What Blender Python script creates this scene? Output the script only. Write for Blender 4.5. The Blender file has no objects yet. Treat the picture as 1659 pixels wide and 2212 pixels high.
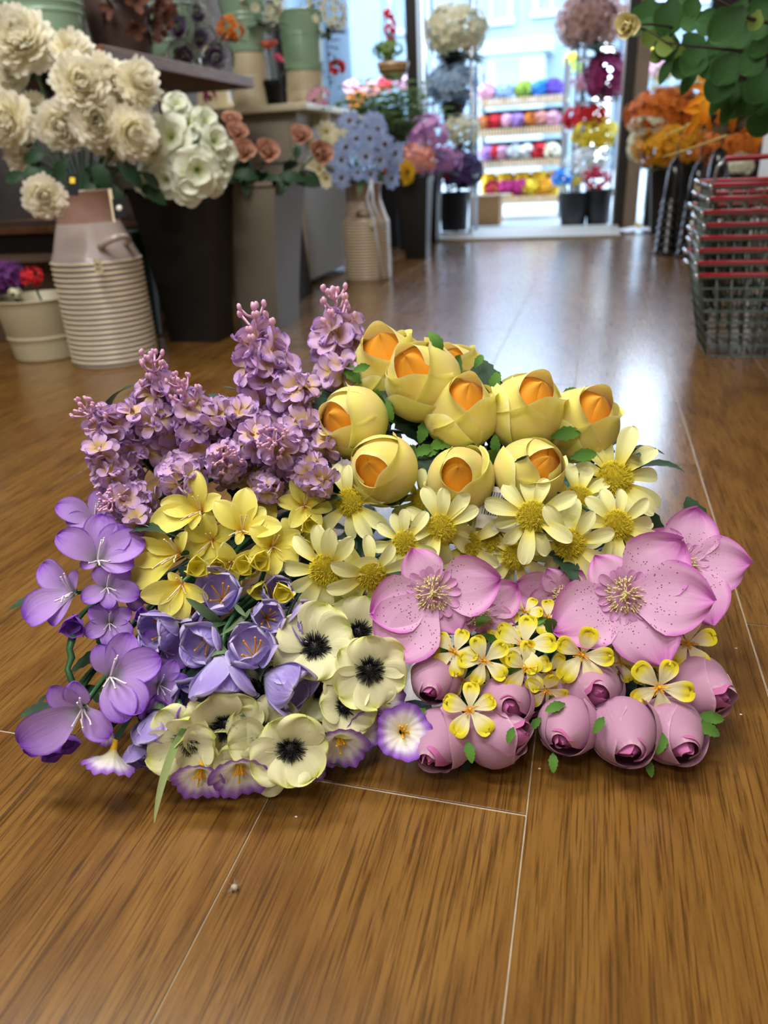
import bpy, math, random
import numpy as np
from mathutils import Vector, Matrix, Euler

PI = math.pi
rnd = random.Random(11)
scene = bpy.context.scene
COL = scene.collection

# ------------------------------------------------------------ camera, world, sun, exposure
cam_data = bpy.data.cameras.new('camera')
cam = bpy.data.objects.new('camera', cam_data)
COL.objects.link(cam)
cam.location = (0, 0, 0.45)
cam.rotation_euler = (1.1331,0.0471,0.2589)
cam_data.sensor_fit = 'VERTICAL'
cam_data.sensor_height = 36.0
cam_data.lens = 26.04
cam_data.clip_start = 0.02
cam_data.clip_end = 200
cam_data.dof.use_dof = True
cam_data.dof.focus_distance = 0.63
cam_data.dof.aperture_fstop = 5.2
scene.camera = cam

world = bpy.data.worlds.new('sky')
scene.world = world
world.use_nodes = True
wn = world.node_tree.nodes
wl = world.node_tree.links
bg = wn['Background']
tc = wn.new('ShaderNodeTexCoord')
sep = wn.new('ShaderNodeSeparateXYZ')
rmp = wn.new('ShaderNodeValToRGB')
rmp.color_ramp.elements[0].position = 0.0
rmp.color_ramp.elements[0].color = (0.78, 0.90, 1.0, 1)
rmp.color_ramp.elements[1].position = 0.9
rmp.color_ramp.elements[1].color = (0.34, 0.58, 1.0, 1)
wl.new(tc.outputs['Generated'], sep.inputs[0])
wl.new(sep.outputs['Z'], rmp.inputs[0])
wl.new(rmp.outputs[0], bg.inputs['Color'])
bg.inputs['Strength'].default_value = 7.6

sun_d = bpy.data.lights.new('sun', 'SUN')
sun_d.energy = 2.2
sun_d.color = (1.0, 0.95, 0.86)
sun_d.angle = 0.01
sun = bpy.data.objects.new('sun', sun_d)
COL.objects.link(sun)
sun.rotation_euler = Vector((0.62, 0.25, -0.75)).to_track_quat('-Z', 'Y').to_euler()


def ceiling_or_fill_lamp(x, y, sx, sy, power, color=(1.0, 0.965, 0.92)):
    d = bpy.data.lights.new('ceiling_or_fill_light', 'AREA')
    d.shape = 'RECTANGLE'
    d.size, d.size_y = sx, sy
    d.energy = power
    d.color = color
    o = bpy.data.objects.new('ceiling_or_fill_light', d)
    COL.objects.link(o)
    o.location = (x, y, 2.52)


ceiling_or_fill_lamp(-0.4, 0.0, 1.2, 0.3, 29)
ceiling_or_fill_lamp(-1.2, 3.9, 0.9, 0.3, 30)  # added fill light, brightens the far floor, left displays and orange flowers
ceiling_or_fill_lamp(-0.4, -1.3, 1.2, 0.3, 24)
ceiling_or_fill_lamp(-1.1, 0.75, 1.4, 0.3, 40)

scene.view_settings.view_transform = 'Standard'
scene.view_settings.look = 'None'
scene.view_settings.gamma = 1.0
scene.view_settings.use_curve_mapping = False
scene.view_settings.exposure = 0.35


# ------------------------------------------------------------ materials
def lin(c):
    if isinstance(c, str):
        c = tuple(int(c[i:i + 2], 16) / 255 for i in (0, 2, 4))
    return tuple((x / 12.92 if x <= .04045 else ((x + .055) / 1.055) ** 2.4) for x in c) + (1.0,)


def new_mat(name):
    m = bpy.data.materials.new(name)
    m.use_nodes = True
    return m, m.node_tree.nodes, m.node_tree.links, m.node_tree.nodes['Principled BSDF']


def ramp(n, stops, interp='LINEAR'):
    r = n.new('ShaderNodeValToRGB')
    r.color_ramp.interpolation = interp
    while len(r.color_ramp.elements) < len(stops):
        r.color_ramp.elements.new(0.5)
    for e, (p, c) in zip(r.color_ramp.elements, stops):
        e.position = p
        e.color = lin(c)
    return r


def math_node(n, l, op, a, b=None):
    m = n.new('ShaderNodeMath')
    m.operation = op
    for i, x in enumerate((a, b)):
        if x is None:
            continue
        if isinstance(x, (int, float)):
            m.inputs[i].default_value = x
        else:
            l.new(x, m.inputs[i])
    return m.outputs[0]


def mix_color(n, l, fac, a, b, mode='MIX'):
    m = n.new('ShaderNodeMix')
    m.data_type = 'RGBA'
    m.blend_type = mode
    for i, x in ((0, fac), (6, a), (7, b)):
        if isinstance(x, (int, float, tuple)):
            m.inputs[i].default_value = x
        else:
            l.new(x, m.inputs[i])
    return m.outputs[2]


def plain(name, color, rough=0.5, metal=0.0, noise=0.12, scale=30.0, bump=0.0, spec=None, coat=0.0):
    m, n, l, p = new_mat(name)
    t = n.new('ShaderNodeTexCoord')
    ns = n.new('ShaderNodeTexNoise')
    ns.inputs['Scale'].default_value = scale
    ns.inputs['Detail'].default_value = 4
    l.new(t.outputs['Object'], ns.inputs['Vector'])
    c = lin(color)
    dark = tuple(x * (1 - noise) for x in c[:3]) + (1,)
    lite = tuple(min(1, x * (1 + noise)) for x in c[:3]) + (1,)
    l.new(mix_color(n, l, ns.outputs[0], dark, lite), p.inputs['Base Color'])
    p.inputs['Roughness'].default_value = rough
    p.inputs['Metallic'].default_value = metal
    p.inputs['Coat Weight'].default_value = coat
    if spec is not None:
        p.inputs['Specular IOR Level'].default_value = spec
    if bump:
        b = n.new('ShaderNodeBump')
        b.inputs['Strength'].default_value = bump
        b.inputs['Distance'].default_value = 0.002
        l.new(ns.outputs[0], b.inputs['Height'])
        l.new(b.outputs[0], p.inputs['Normal'])
    return m


def petal_mat(name, stops, edge=None, e0=0.75, veins=0.35, trans=0.22, rough=0.62, spots=None, vary=0.10, streak=None):
    """colour runs along the petal (uv x), edge colour at the rim, ribbed cloth relief"""
    m, n, l, p = new_mat(name)
    uv = n.new('ShaderNodeUVMap')
    s = n.new('ShaderNodeSeparateXYZ')
    l.new(uv.outputs[0], s.inputs[0])
    u, v = s.outputs['X'], s.outputs['Y']
    oi = n.new('ShaderNodeObjectInfo')
    cb = n.new('ShaderNodeCombineXYZ')
    l.new(math_node(n, l, 'MULTIPLY', u, 2.2), cb.inputs[0])
    l.new(math_node(n, l, 'MULTIPLY', v, 15.0), cb.inputs[1])
    l.new(math_node(n, l, 'MULTIPLY', oi.outputs['Random'], 40.0), cb.inputs[2])
    vn = n.new('ShaderNodeTexNoise')
    vn.inputs['Scale'].default_value = 1.0
    vn.inputs['Detail'].default_value = 3
    l.new(cb.outputs[0], vn.inputs['Vector'])
    wob = math_node(n, l, 'ADD', u, math_node(n, l, 'MULTIPLY', math_node(n, l, 'SUBTRACT', vn.outputs[0], 0.5), 0.22))
    rp = ramp(n, stops)
    l.new(wob, rp.inputs[0])
    col = rp.outputs[0]
    if streak:
        st = ramp(n, [(0.45, '000000'), (0.62, 'ffffff')])
        l.new(vn.outputs[0], st.inputs[0])
        col = mix_color(n, l, math_node(n, l, 'MULTIPLY', st.outputs[0], 0.5), col, lin(streak))
    if edge:
        sa = math_node(n, l, 'ABSOLUTE', math_node(n, l, 'MULTIPLY', math_node(n, l, 'SUBTRACT', v, 0.5), 2.0))
        sa = math_node(n, l, 'MULTIPLY', sa, math_node(n, l, 'MINIMUM', 1.0, math_node(n, l, 'ADD', u, 0.45)))
        mx = math_node(n, l, 'MAXIMUM', wob, sa)
        mr = n.new('ShaderNodeMapRange')
        mr.interpolation_type = 'SMOOTHSTEP'
        mr.inputs['From Min'].default_value = e0
        mr.inputs['From Max'].default_value = 1.02
        l.new(mx, mr.inputs['Value'])
        col = mix_color(n, l, mr.outputs[0], col, lin(edge))
    if spots:
        cs = n.new('ShaderNodeCombineXYZ')
        l.new(math_node(n, l, 'MULTIPLY', u, 26.0), cs.inputs[0])
        l.new(math_node(n, l, 'MULTIPLY', v, 26.0), cs.inputs[1])
        l.new(math_node(n, l, 'MULTIPLY', oi.outputs['Random'], 30.0), cs.inputs[2])
        vo = n.new('ShaderNodeTexVoronoi')
        vo.inputs['Scale'].default_value = 1.0
        l.new(cs.outputs[0], vo.inputs['Vector'])
        dot = math_node(n, l, 'LESS_THAN', vo.outputs['Distance'], 0.22)
        sc = n.new('ShaderNodeSeparateColor')
        l.new(vo.outputs['Color'], sc.inputs[0])
        keep = math_node(n, l, 'GREATER_THAN', sc.outputs[0], math_node(n, l, 'ADD', math_node(n, l, 'MULTIPLY', math_node(n, l, 'ABSOLUTE', math_node(n, l, 'SUBTRACT', u, 0.36)), 2.6), 0.2))
        col = mix_color(n, l, math_node(n, l, 'MULTIPLY', dot, keep), col, lin(spots))
    hs = n.new('ShaderNodeHueSaturation')
    l.new(col, hs.inputs['Color'])
    l.new(math_node(n, l, 'ADD', 1 - vary / 2, math_node(n, l, 'MULTIPLY', oi.outputs['Random'], vary)), hs.inputs['Value'])
    col = hs.outputs[0]
    l.new(col, p.inputs['Base Color'])
    p.inputs['Roughness'].default_value = rough
    p.inputs['Specular IOR Level'].default_value = 0.3
    p.inputs['Sheen Weight'].default_value = 0.15
    wvec = n.new('ShaderNodeVectorMath')
    wvec.operation = 'SCALE'
    wvec.inputs['Scale'].default_value = 95.0
    l.new(uv.outputs[0], wvec.inputs[0])
    wn_ = n.new('ShaderNodeTexNoise')
    wn_.inputs['Scale'].default_value = 1.0
    wn_.inputs['Detail'].default_value = 1
    l.new(wvec.outputs[0], wn_.inputs['Vector'])
    hgt = math_node(n, l, 'ADD', vn.outputs[0], math_node(n, l, 'MULTIPLY', wn_.outputs[0], 0.30))
    bm = n.new('ShaderNodeBump')
    bm.inputs['Strength'].default_value = veins * 0.6
    bm.inputs['Distance'].default_value = 0.002
    l.new(hgt, bm.inputs['Height'])
    l.new(bm.outputs[0], p.inputs['Normal'])
    if trans:
        tr = n.new('ShaderNodeBsdfTranslucent')
        l.new(col, tr.inputs['Color'])
        mx = n.new('ShaderNodeMixShader')
        mx.inputs[0].default_value = trans
        l.new(p.outputs[0], mx.inputs[1])
        l.new(tr.outputs[0], mx.inputs[2])
        l.new(mx.outputs[0], n['Material Output'].inputs['Surface'])
    return m


def wood_mat(name, dark, mid, light, rough=0.35, coords='Object', stretch=(14.0, 1.1, 14.0), bump=0.25, fineness=0.7):
    m, n, l, p = new_mat(name)
    t = n.new('ShaderNodeTexCoord')
    oi = n.new('ShaderNodeObjectInfo')
    mp = n.new('ShaderNodeMapping')
    mp.inputs['Scale'].default_value = stretch
    ad = n.new('ShaderNodeVectorMath')
    ad.operation = 'ADD'
    l.new(t.outputs[coords], mp.inputs['Vector'])
    cb = n.new('ShaderNodeCombineXYZ')
    for i in range(3):
        l.new(math_node(n, l, 'MULTIPLY', oi.outputs['Random'], 37.0), cb.inputs[i])
    l.new(mp.outputs[0], ad.inputs[0])
    l.new(cb.outputs[0], ad.inputs[1])
    n1 = n.new('ShaderNodeTexNoise')
    n1.inputs['Scale'].default_value = 1.0
    n1.inputs['Detail'].default_value = 6
    n1.inputs['Distortion'].default_value = 1.6
    l.new(ad.outputs[0], n1.inputs['Vector'])
    n2 = n.new('ShaderNodeTexNoise')
    n2.inputs['Scale'].default_value = 11.0
    n2.inputs['Detail'].default_value = 5
    n2.inputs['Roughness'].default_value = 0.7
    l.new(ad.outputs[0], n2.inputs['Vector'])
    r1 = ramp(n, [(0.22, dark), (0.5, mid), (0.80, light)])
    l.new(n1.outputs[0], r1.inputs[0])
    mp3 = n.new('ShaderNodeMapping')
    mp3.inputs['Scale'].default_value = (44.0, 14.0, 44.0)
    l.new(ad.outputs[0], mp3.inputs['Vector'])
    n3 = n.new('ShaderNodeTexNoise')
    n3.inputs['Scale'].default_value = 1.0
    n3.inputs['Detail'].default_value = 3
    n3.inputs['Distortion'].default_value = 0.6
    l.new(mp3.outputs[0], n3.inputs['Vector'])
    wv = n.new('ShaderNodeTexWave')
    wv.wave_type = 'RINGS'
    wv.inputs['Scale'].default_value = 1.3
    wv.inputs['Distortion'].default_value = 9.0
    wv.inputs['Detail'].default_value = 2
    wv.inputs['Detail Scale'].default_value = 0.7
    l.new(ad.outputs[0], wv.inputs['Vector'])
    r3 = ramp(n, [(0.36, '8a7a64'), (0.5, 'ffffff')])
    l.new(n3.outputs[0], r3.inputs[0])
    r4 = ramp(n, [(0.0, 'b49c84'), (0.35, 'ffffff')])
    l.new(wv.outputs['Fac'], r4.inputs[0])
    fine = mix_color(n, l, 0.55, r3.outputs[0], r4.outputs[0], 'MULTIPLY')
    r2 = ramp(n, [(0.36, 'd0ccc6'), (0.55, 'ffffff')])
    l.new(n2.outputs[0], r2.inputs[0])
    c = mix_color(n, l, 0.75, r1.outputs[0], r2.outputs[0], 'MULTIPLY')
    c = mix_color(n, l, fineness, c, fine, 'MULTIPLY')
    l.new(c, p.inputs['Base Color'])
    rr = n.new('ShaderNodeMapRange')
    rr.inputs['To Min'].default_value = rough - 0.06
    rr.inputs['To Max'].default_value = rough + 0.10
    l.new(n2.outputs[0], rr.inputs['Value'])
    l.new(rr.outputs[0], p.inputs['Roughness'])
    b = n.new('ShaderNodeBump')
    b.inputs['Strength'].default_value = bump
    b.inputs['Distance'].default_value = 0.0006
    l.new(n2.outputs[0], b.inputs['Height'])
    l.new(b.outputs[0], p.inputs['Normal'])
    return m


# ------------------------------------------------------------ mesh collecting
class MB:
    def __init__(self):
        self.v, self.f, self.uv, self.mi, self.k, self.slot = [], [], [], [], 0, 0

    def add(self, verts, faces, uvs=None):
        verts = np.asarray(verts, float).reshape(-1, 3)
        self.v.append(verts)
        self.uv.append(np.zeros((len(verts), 2)) if uvs is None else np.asarray(uvs, float).reshape(-1, 2))
        self.f.extend([tuple(i + self.k for i in f) for f in faces])
        self.mi.extend([self.slot] * len(faces))
        self.k += len(verts)
        return self

    def grid(self, P, uv=None, wrap=False):
        nu, nv = P.shape[:2]
        fs = []
        for i in range(nu - 1):
            for j in range(nv if wrap else nv - 1):
                j2 = (j + 1) % nv
                fs.append((i * nv + j, i * nv + j2, (i + 1) * nv + j2, (i + 1) * nv + j))
        if uv is None:
            U, V = np.meshgrid(np.linspace(0, 1, nu), np.linspace(0, 1, nv), indexing='ij')
            uv = np.stack([U, V], -1)
        return self.add(P.reshape(-1, 3), fs, uv.reshape(-1, 2))

    def tube(self, pts, r, n=6, cap=True):
        pts = np.asarray(pts, float)
        k = len(pts)
        r = np.full(k, r) if np.isscalar(r) else np.asarray(r, float)
        t = np.gradient(pts, axis=0)
        t /= np.linalg.norm(t, axis=1)[:, None] + 1e-12
        ref = np.array([0, 0, 1.]) if abs(t[0][2]) < .9 else np.array([1., 0, 0])
        P = np.zeros((k, n, 3))
        a = np.arange(n) * 2 * PI / n
        x = np.cross(ref, t[0])
        for i in range(k):
            x = x - t[i] * (x @ t[i])
            x /= np.linalg.norm(x) + 1e-12
            y = np.cross(t[i], x)
            P[i] = pts[i] + r[i] * (np.cos(a)[:, None] * x + np.sin(a)[:, None] * y)
        b = self.k
        self.grid(P, wrap=True)
        if cap:
            self.f.append(tuple(b + j for j in range(n))[::-1])
            self.f.append(tuple(b + (k - 1) * n + j for j in range(n)))
            self.mi.extend([self.slot] * 2)
        return self

    def lathe(self, prof, n=32, c=(0, 0, 0), squash=None):
        a = np.arange(n) * 2 * PI / n
        P = np.zeros((len(prof), n, 3))
        for i, (r, z) in enumerate(prof):
            P[i, :, 0] = c[0] + r * np.cos(a)
            P[i, :, 1] = c[1] + r * np.sin(a)
            P[i, :, 2] = c[2] + z
        return self.grid(P, wrap=True)

    def box(self, c, s, top=1.0):
        x, y, z = s[0] / 2, s[1] / 2, s[2] / 2
        V = [(-x, -y, -z), (x, -y, -z), (x, y, -z), (-x, y, -z), (-x * top, -y * top, z), (x * top, -y * top, z), (x * top, y * top, z), (-x * top, y * top, z)]
        V = np.array(V) + np.array(c)
        return self.add(V, [(3, 2, 1, 0), (4, 5, 6, 7), (0, 1, 5, 4), (1, 2, 6, 5), (2, 3, 7, 6), (3, 0, 4, 7)])

    def ball(self, c, r, n=8, m=6):
        rr = r if hasattr(r, '__len__') else (r, r, r)
        P = np.zeros((m + 1, n, 3))
        a = np.arange(n) * 2 * PI / n
        for i in range(m + 1):
            t = PI * i / m
            P[i, :, 0] = c[0] + rr[0] * max(math.sin(t), 1e-3) * np.cos(a)
            P[i, :, 1] = c[1] + rr[1] * max(math.sin(t), 1e-3) * np.sin(a)
            P[i, :, 2] = c[2] - rr[2] * math.cos(t)
        return self.grid(P, wrap=True)

    def mesh(self, name, mats, smooth=True):
        me = bpy.data.meshes.new(name)
        V = np.concatenate(self.v)
        me.from_pydata(V.tolist(), [], self.f)
        U = np.concatenate(self.uv)
        lay = me.uv_layers.new(name='UVMap')
        li = np.zeros(len(me.loops), dtype=np.int32)
        me.loops.foreach_get('vertex_index', li)
        lay.data.foreach_set('uv', U[li].astype(np.float32).ravel())
        mats = mats if isinstance(mats, (list, tuple)) else [mats]
        for m in mats:
            me.materials.append(m)
        if len(mats) > 1:
            me.polygons.foreach_set('material_index', np.array(self.mi, dtype=np.int32))
        me.polygons.foreach_set('use_smooth', np.full(len(me.polygons), smooth))
        me.update()
        return me


def put(name, me, parent=None, loc=(0, 0, 0), rot=(0, 0, 0), scale=1.0, label=None):
    o = bpy.data.objects.new(name, me)
    COL.objects.link(o)
    o.parent = parent
    o.location = loc
    o.rotation_euler = rot
    o.scale = (scale,) * 3 if not hasattr(scale, '__len__') else scale
    if label:
        o['label'] = label
    return o


def thing(name, label, cat, loc=(0, 0, 0), rz=0.0, group=None, me=None):
    o = put(name, me, None, loc, (0, 0, rz))
    o['label'] = label
    o['category'] = cat
    if group:
        o['group'] = group
    return o


def structure(name, me, parent=None, loc=(0, 0, 0)):
    o = put(name, me, parent, loc)
    if parent is None:
        o['kind'] = 'structure'
    return o


def bevel_box(name, c, s, mat, b=0.004, top=1.0):
    import bmesh
    m = MB().box(c, s, top).mesh(name, mat, False)
    bm = bmesh.new()
    bm.from_mesh(m)
    bmesh.ops.bevel(bm, geom=bm.edges[:], offset=b, segments=2, affect='EDGES', profile=0.5)
    bm.to_mesh(m)
    bm.free()
    return m


def copy_tree(src, loc, rz=0.0, label=None, scale=None):
    r = src.copy()
    COL.objects.link(r)
    r.location = loc
    r.rotation_euler = (0, 0, rz)
    if scale:
        r.scale = (scale,) * 3
    if label:
        r['label'] = label
    for ch in list(src.children):
        c = ch.copy()
        COL.objects.link(c)
        c.parent = r
        for g in list(ch.children):
            d = g.copy()
            COL.objects.link(d)
            d.parent = c
    return r


# ------------------------------------------------------------ petals (unit length, root at the origin, flower axis = +z)
def petal_arrays(W, a=0.6, b0=0.25, q=0.5, e0=60, e1=5, cup=0.25, ruf=0.0, rk=2.5, notch=0.0, nk=3, nu=11, nv=9, seed=0, r0=0.02, twist=0.0):
    rg = random.Random(seed)
    t = np.linspace(0, 1, nu)
    u = np.sin(t * PI / 2)
    el = np.radians(e0 + (e1 - e0) * u)
    du = np.diff(u, prepend=0)
    X = r0 + np.cumsum(np.cos(el) * du)
    Z = np.cumsum(np.sin(el) * du)
    sm = lambda x: x * x * (3 - 2 * x)
    w = np.where(u < a, b0 + (1 - b0) * sm(np.clip(u / a, 0, 1)), np.power(np.clip(1 - ((u - a) / (1 - a)) ** 2, 0, 1), q))
    w = np.maximum(w, 0.02) * W / 2
    s = np.linspace(-1, 1, nv)
    ph1, ph2 = rg.uniform(0, 6), rg.uniform(0, 6)
    P = np.zeros((nu, nv, 3))
    for i in range(nu):
        nx, nz = -math.sin(el[i]), math.cos(el[i])
        off = cup * w[i] * s ** 2 + ruf * u[i] ** 2 * (np.sin(rk * PI * s + ph1) * np.abs(s) + 0.5 * np.sin(5 * u[i] + ph2) * s)
        back = notch * u[i] ** 3 * (0.5 + 0.5 * np.cos(nk * PI * s + ph1 * 0.2)) * (1 - 0.2 * s * s)
        P[i, :, 0] = X[i] + nx * off - back * math.cos(el[i])
        P[i, :, 1] = w[i] * s + twist * u[i] * 0.2
        P[i, :, 2] = Z[i] + nz * off - back * math.sin(el[i])
    U, V = np.meshgrid(u, s * 0.5 + 0.5, indexing='ij')
    return P, np.stack([U, V], -1)


def rotz(P, a):
    c, s = math.cos(a), math.sin(a)
    Q = P.copy()
    Q[..., 0] = c * P[..., 0] - s * P[..., 1]
    Q[..., 1] = s * P[..., 0] + c * P[..., 1]
    return Q


def petal_set(name, mat, n=3, **kw):
    r = []
    for i in range(n):
        P, uv = petal_arrays(seed=i * 7 + 3, **kw)
        r.append(MB().grid(P, uv).mesh(name, mat))
    return r


def ring(m, n, kw, jit=0.1, start=0.0, scale=1.0, z=0.0, seed=1, tiltj=0):
    rg = random.Random(seed)
    for i in range(n):
        k = dict(kw)
        k['e0'] = kw.get('e0', 60) + rg.uniform(-tiltj, tiltj)
        k['e1'] = kw.get('e1', 5) + rg.uniform(-tiltj, tiltj)
        P, uv = petal_arrays(seed=rg.randint(0, 999), **k)
        P = rotz(P * scale * rg.uniform(1 - jit, 1 + jit), start + 2 * PI * i / n + rg.uniform(-jit, jit))
        P[..., 2] += z
        m.grid(P, uv)
    return m


def hairs(m, n, spread, r0, l0, l1, rad, bulge=0.0, seed=0, bend=0.3, seg=3, tip=0.0, zoff=0.0):
    """curved threads standing on a small cap"""
    rg = random.Random(seed)
    for i in range(n):
        az = rg.uniform(0, 2 * PI)
        k = math.sqrt(rg.random())
        th = spread * k
        d0 = np.array([math.sin(th) * math.cos(az), math.sin(th) * math.sin(az), math.cos(th)])
        ou = np.array([math.cos(az), math.sin(az), 0])
        L = rg.uniform(l0, l1)
        b = np.array([d0[0] * r0, d0[1] * r0, d0[2] * r0 * bulge + zoff])
        pts = [b + d0 * L * q + ou * bend * L * q * q * rg.uniform(.3, 1.2) for q in np.linspace(0, 1, seg)]
        m.tube(pts, np.linspace(rad, rad * (0.5 if not tip else 1), seg), 4, cap=True)
        if tip:
            m.ball(pts[-1], tip, 5, 4)
    return m


# ------------------------------------------------------------ flower materials
M_YBUD = petal_mat('yellow_rosebud_cloth', [(0, 'a4cc3c'), (0.2, 'd8e264'), (0.42, 'eae076'), (0.62, 'f2de8a'), (0.85, 'f4ee80'), (1, 'f8f4a8')], edge='fcf8b8', e0=0.93, veins=0.12)
M_ORANGE = petal_mat('orange_rosebud_cloth', [(0, 'ff9414'), (0.7, 'ffa826'), (1, 'ffb83c')], veins=0.1)
M_GREEN = petal_mat('green_leaf_cloth', [(0, '3f6b24'), (1, '5f9030')], veins=0.5, trans=0.12)
M_DKGREEN = petal_mat('dark_green_leaf_cloth', [(0, '12301a'), (1, '24482a')], veins=0.5, trans=0.06, rough=0.5)
M_SAGE = petal_mat('sage_leaf_cloth', [(0, '4d6a4c'), (1, '6f8a5c')], veins=0.4, trans=0.1)
M_BLADE = petal_mat('pale_blade_cloth', [(0, '6f8f50'), (1, 'b9c285')], veins=0.3, trans=0.15)
M_STEM = plain('green_stem_plastic', '2c5a34', 0.45)
M_LILAC = petal_mat('lilac_floret_cloth', [(0, 'dcbc68'), (0.42, 'dcbe90'), (0.6, 'dab4d0'), (1, 'd0aee2')], edge='ae88da', e0=0.92, veins=0.5, vary=0.25)
M_TIP = plain('pink_bud_plastic', 'dcaac8', 0.3, spec=0.6)
M_PURPLE = petal_mat('purple_freesia_cloth', [(0, '8fa07a'), (0.16, 'aea6b8'), (0.36, 'c09cdc'), (0.72, 'bc94e6'), (1, '9a60d6')], edge='8444c4', e0=0.86, veins=0.4)
M_PURPLE_BUD = petal_mat('purple_bud_cloth', [(0, '7f55a8'), (0.5, '9c62cc'), (1, '8a4cc4')], edge='7a3ab8', e0=0.85, veins=0.25)
M_WHITE_STAMEN = plain('white_stamen_plastic', 'e6dce8', 0.35)
M_YFREE = petal_mat('yellow_freesia_cloth', [(0, 'f0ac28'), (0.18, 'f4d83c'), (0.38, 'f4e864'), (1, 'f8f084')], edge='faf4a8', e0=0.88, veins=0.35)
M_YBUDF = petal_mat('yellow_freesia_bud_cloth', [(0, 'd8c830'), (0.4, 'ecdf50'), (1, 'f2ea70')], veins=0.2)
M_CREAM_STAMEN = plain('cream_stamen_plastic', 'f0dcb0', 0.35)
M_CROCUS = petal_mat('violet_crocus_cloth', [(0, 'd8d2e8'), (0.4, 'bcb0e6'), (0.8, 'aa94e0'), (1, 'b4a2e6')], edge='d6ccf2', e0=0.9, veins=0.8, vary=0.22)
M_CROCUS_STAMEN = plain('orange_stamen_plastic', 'e2a028', 0.4)
M_ANEM = petal_mat('cream_anemone_cloth', [(0, 'cfd08c'), (0.4, 'ebe8bc'), (0.8, 'eeecbe'), (1, 'e2e68a')], edge='dcE470', e0=0.97, veins=0.4, vary=0.12)
M_BLACK = plain('black_stamen_plastic', '0c0b12', 0.5)
M_PETUNIA = petal_mat('petunia_cloth', [(0, 'eee48c'), (0.35, 'f4f2dc'), (0.66, 'efe8f2'), (0.84, 'b088d6'), (1, '8444bc')], veins=0.6, vary=0.08)
M_PET_YEL = plain('yellow_petunia_plastic', 'f0b818', 0.4)
M_DAISY = petal_mat('cream_daisy_cloth', [(0, 'e4d42c'), (0.24, 'ece06c'), (0.5, 'efeea6'), (1, 'f2f2ba')], veins=0.45, vary=0.1)
M_POLLEN = plain('yellow_pollen', 'd0b820', 0.9, noise=0.22, scale=220, bump=0.8)
M_POLLEN_TIP = plain('yellow_pollen_tip', 'f0d636', 0.9, noise=0.3, scale=90)
M_HELL = petal_mat('pink_hellebore_cloth', [(0, 'd090c4'), (0.25, 'e4b4d8'), (0.62, 'eab8de'), (1, 'dc88d0')], edge='d070c8', e0=0.80, veins=0.3, spots='802850')
M_HELL_RUFF = petal_mat('pink_ruff_cloth', [(0, 'dcb8c8'), (0.5, 'dca4d0'), (1, 'd290c8')], veins=0.4)
M_HELL_STAMEN = plain('pale_yellow_stamen', 'e4d89a', 0.4)
M_SMALL = petal_mat('small_yellow_cloth', [(0, 'f0d870'), (0.2, 'f4eec4'), (0.55, 'f4ecb0'), (0.78, 'f2e63c'), (1, 'eede20')], veins=0.45)
M_SMALL_C = plain('amber_stamen', 'e8a814', 0.5)
M_PINK = petal_mat('pink_rosebud_cloth', [(0, 'c08eb4'), (0.5, 'c896b4'), (1, 'cc9cb8')], edge='e0b4c8', e0=0.93, veins=0.1)
M_MAGENTA = petal_mat('magenta_rosebud_cloth', [(0, 'a03c8c'), (0.6, 'b8549c'), (1, 'd078b0')], veins=0.15)

# ------------------------------------------------------------ flower prototypes (meshes only)
R_PROF = np.array([(0, .05), (.03, .16), (.10, .29), (.22, .39), (.36, .425), (.52, .395), (.66, .315), (.78, .235), (.90, .175), (1.0, .135)])


def bud_radius(z, k=1.0):
    return np.interp(z, R_PROF[:, 0], R_PROF[:, 1]) * k


def wrap_petal(phi, span, top, off, lip, seed, mat, name, k=1.0, nu=18, nv=25, wave=0.02, close=0.0, droop=0.24, dp=3.2):
    rg = random.Random(seed)
    p1 = rg.uniform(0, 6)
    s = np.linspace(-1, 1, nv)
    t = np.linspace(0, 1, nu)
    P = np.zeros((nu, nv, 3))
    for i, u in enumerate(t):
        h = top * (1 - droop * np.abs(s) ** dp - 0.03 * np.sin(3 * s + p1)) * u
        az = phi + s * span * (0.55 + 0.45 * min(1, u * 1.8)) + 0.0
        r = bud_radius(np.clip(h, 0, 1), k) + off + 0.016 * s
        fl = max(0, (u - 0.84) / 0.16)
        r = r + lip * fl ** 1.5 + wave * fl * np.sin(4 * s + p1) - close * u ** 3
        P[i, :, 0] = r * np.cos(az)
        P[i, :, 1] = r * np.sin(az)
        P[i, :, 2] = h - 0.02 * fl ** 2
    U, V = np.meshgrid(t, s * .5 + .5, indexing='ij')
    return MB().grid(P, np.stack([U, V], -1)).mesh(name, mat)


def closed_heart(name, mat, top=0.93, k=0.62, folds=3, seed=0):
    """the folded cloth that fills the mouth of a bud"""
    m = MB()
    rg = random.Random(seed)
    for j in range(folds):
        nu, nv = 12, 11
        t = np.linspace(0, 1, nu)
        s = np.linspace(-1, 1, nv)
        P = np.zeros((nu, nv, 3))
        ph = 2 * PI * j / folds + rg.uniform(-.3, .3)
        for i, u in enumerate(t):
            h = 0.3 + (top - 0.3) * u * (1 - 0.10 * np.abs(s) ** 2)
            kk = k * (1 - 1.0 * u ** 5) + 0.16 * j * u * (1 - u)
            az = ph + s * 1.85
            r = bud_radius(np.clip(h, 0, 1)) * kk + 0.02 * s * (1 - u)
            P[i, :, 0] = r * np.cos(az)
            P[i, :, 1] = r * np.sin(az)
            P[i, :, 2] = h + 0.03 * (1 - np.abs(s)) * u * (1 - u) - 0.02 * j * u
        m.grid(P)
    return m.mesh(name, mat)


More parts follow.
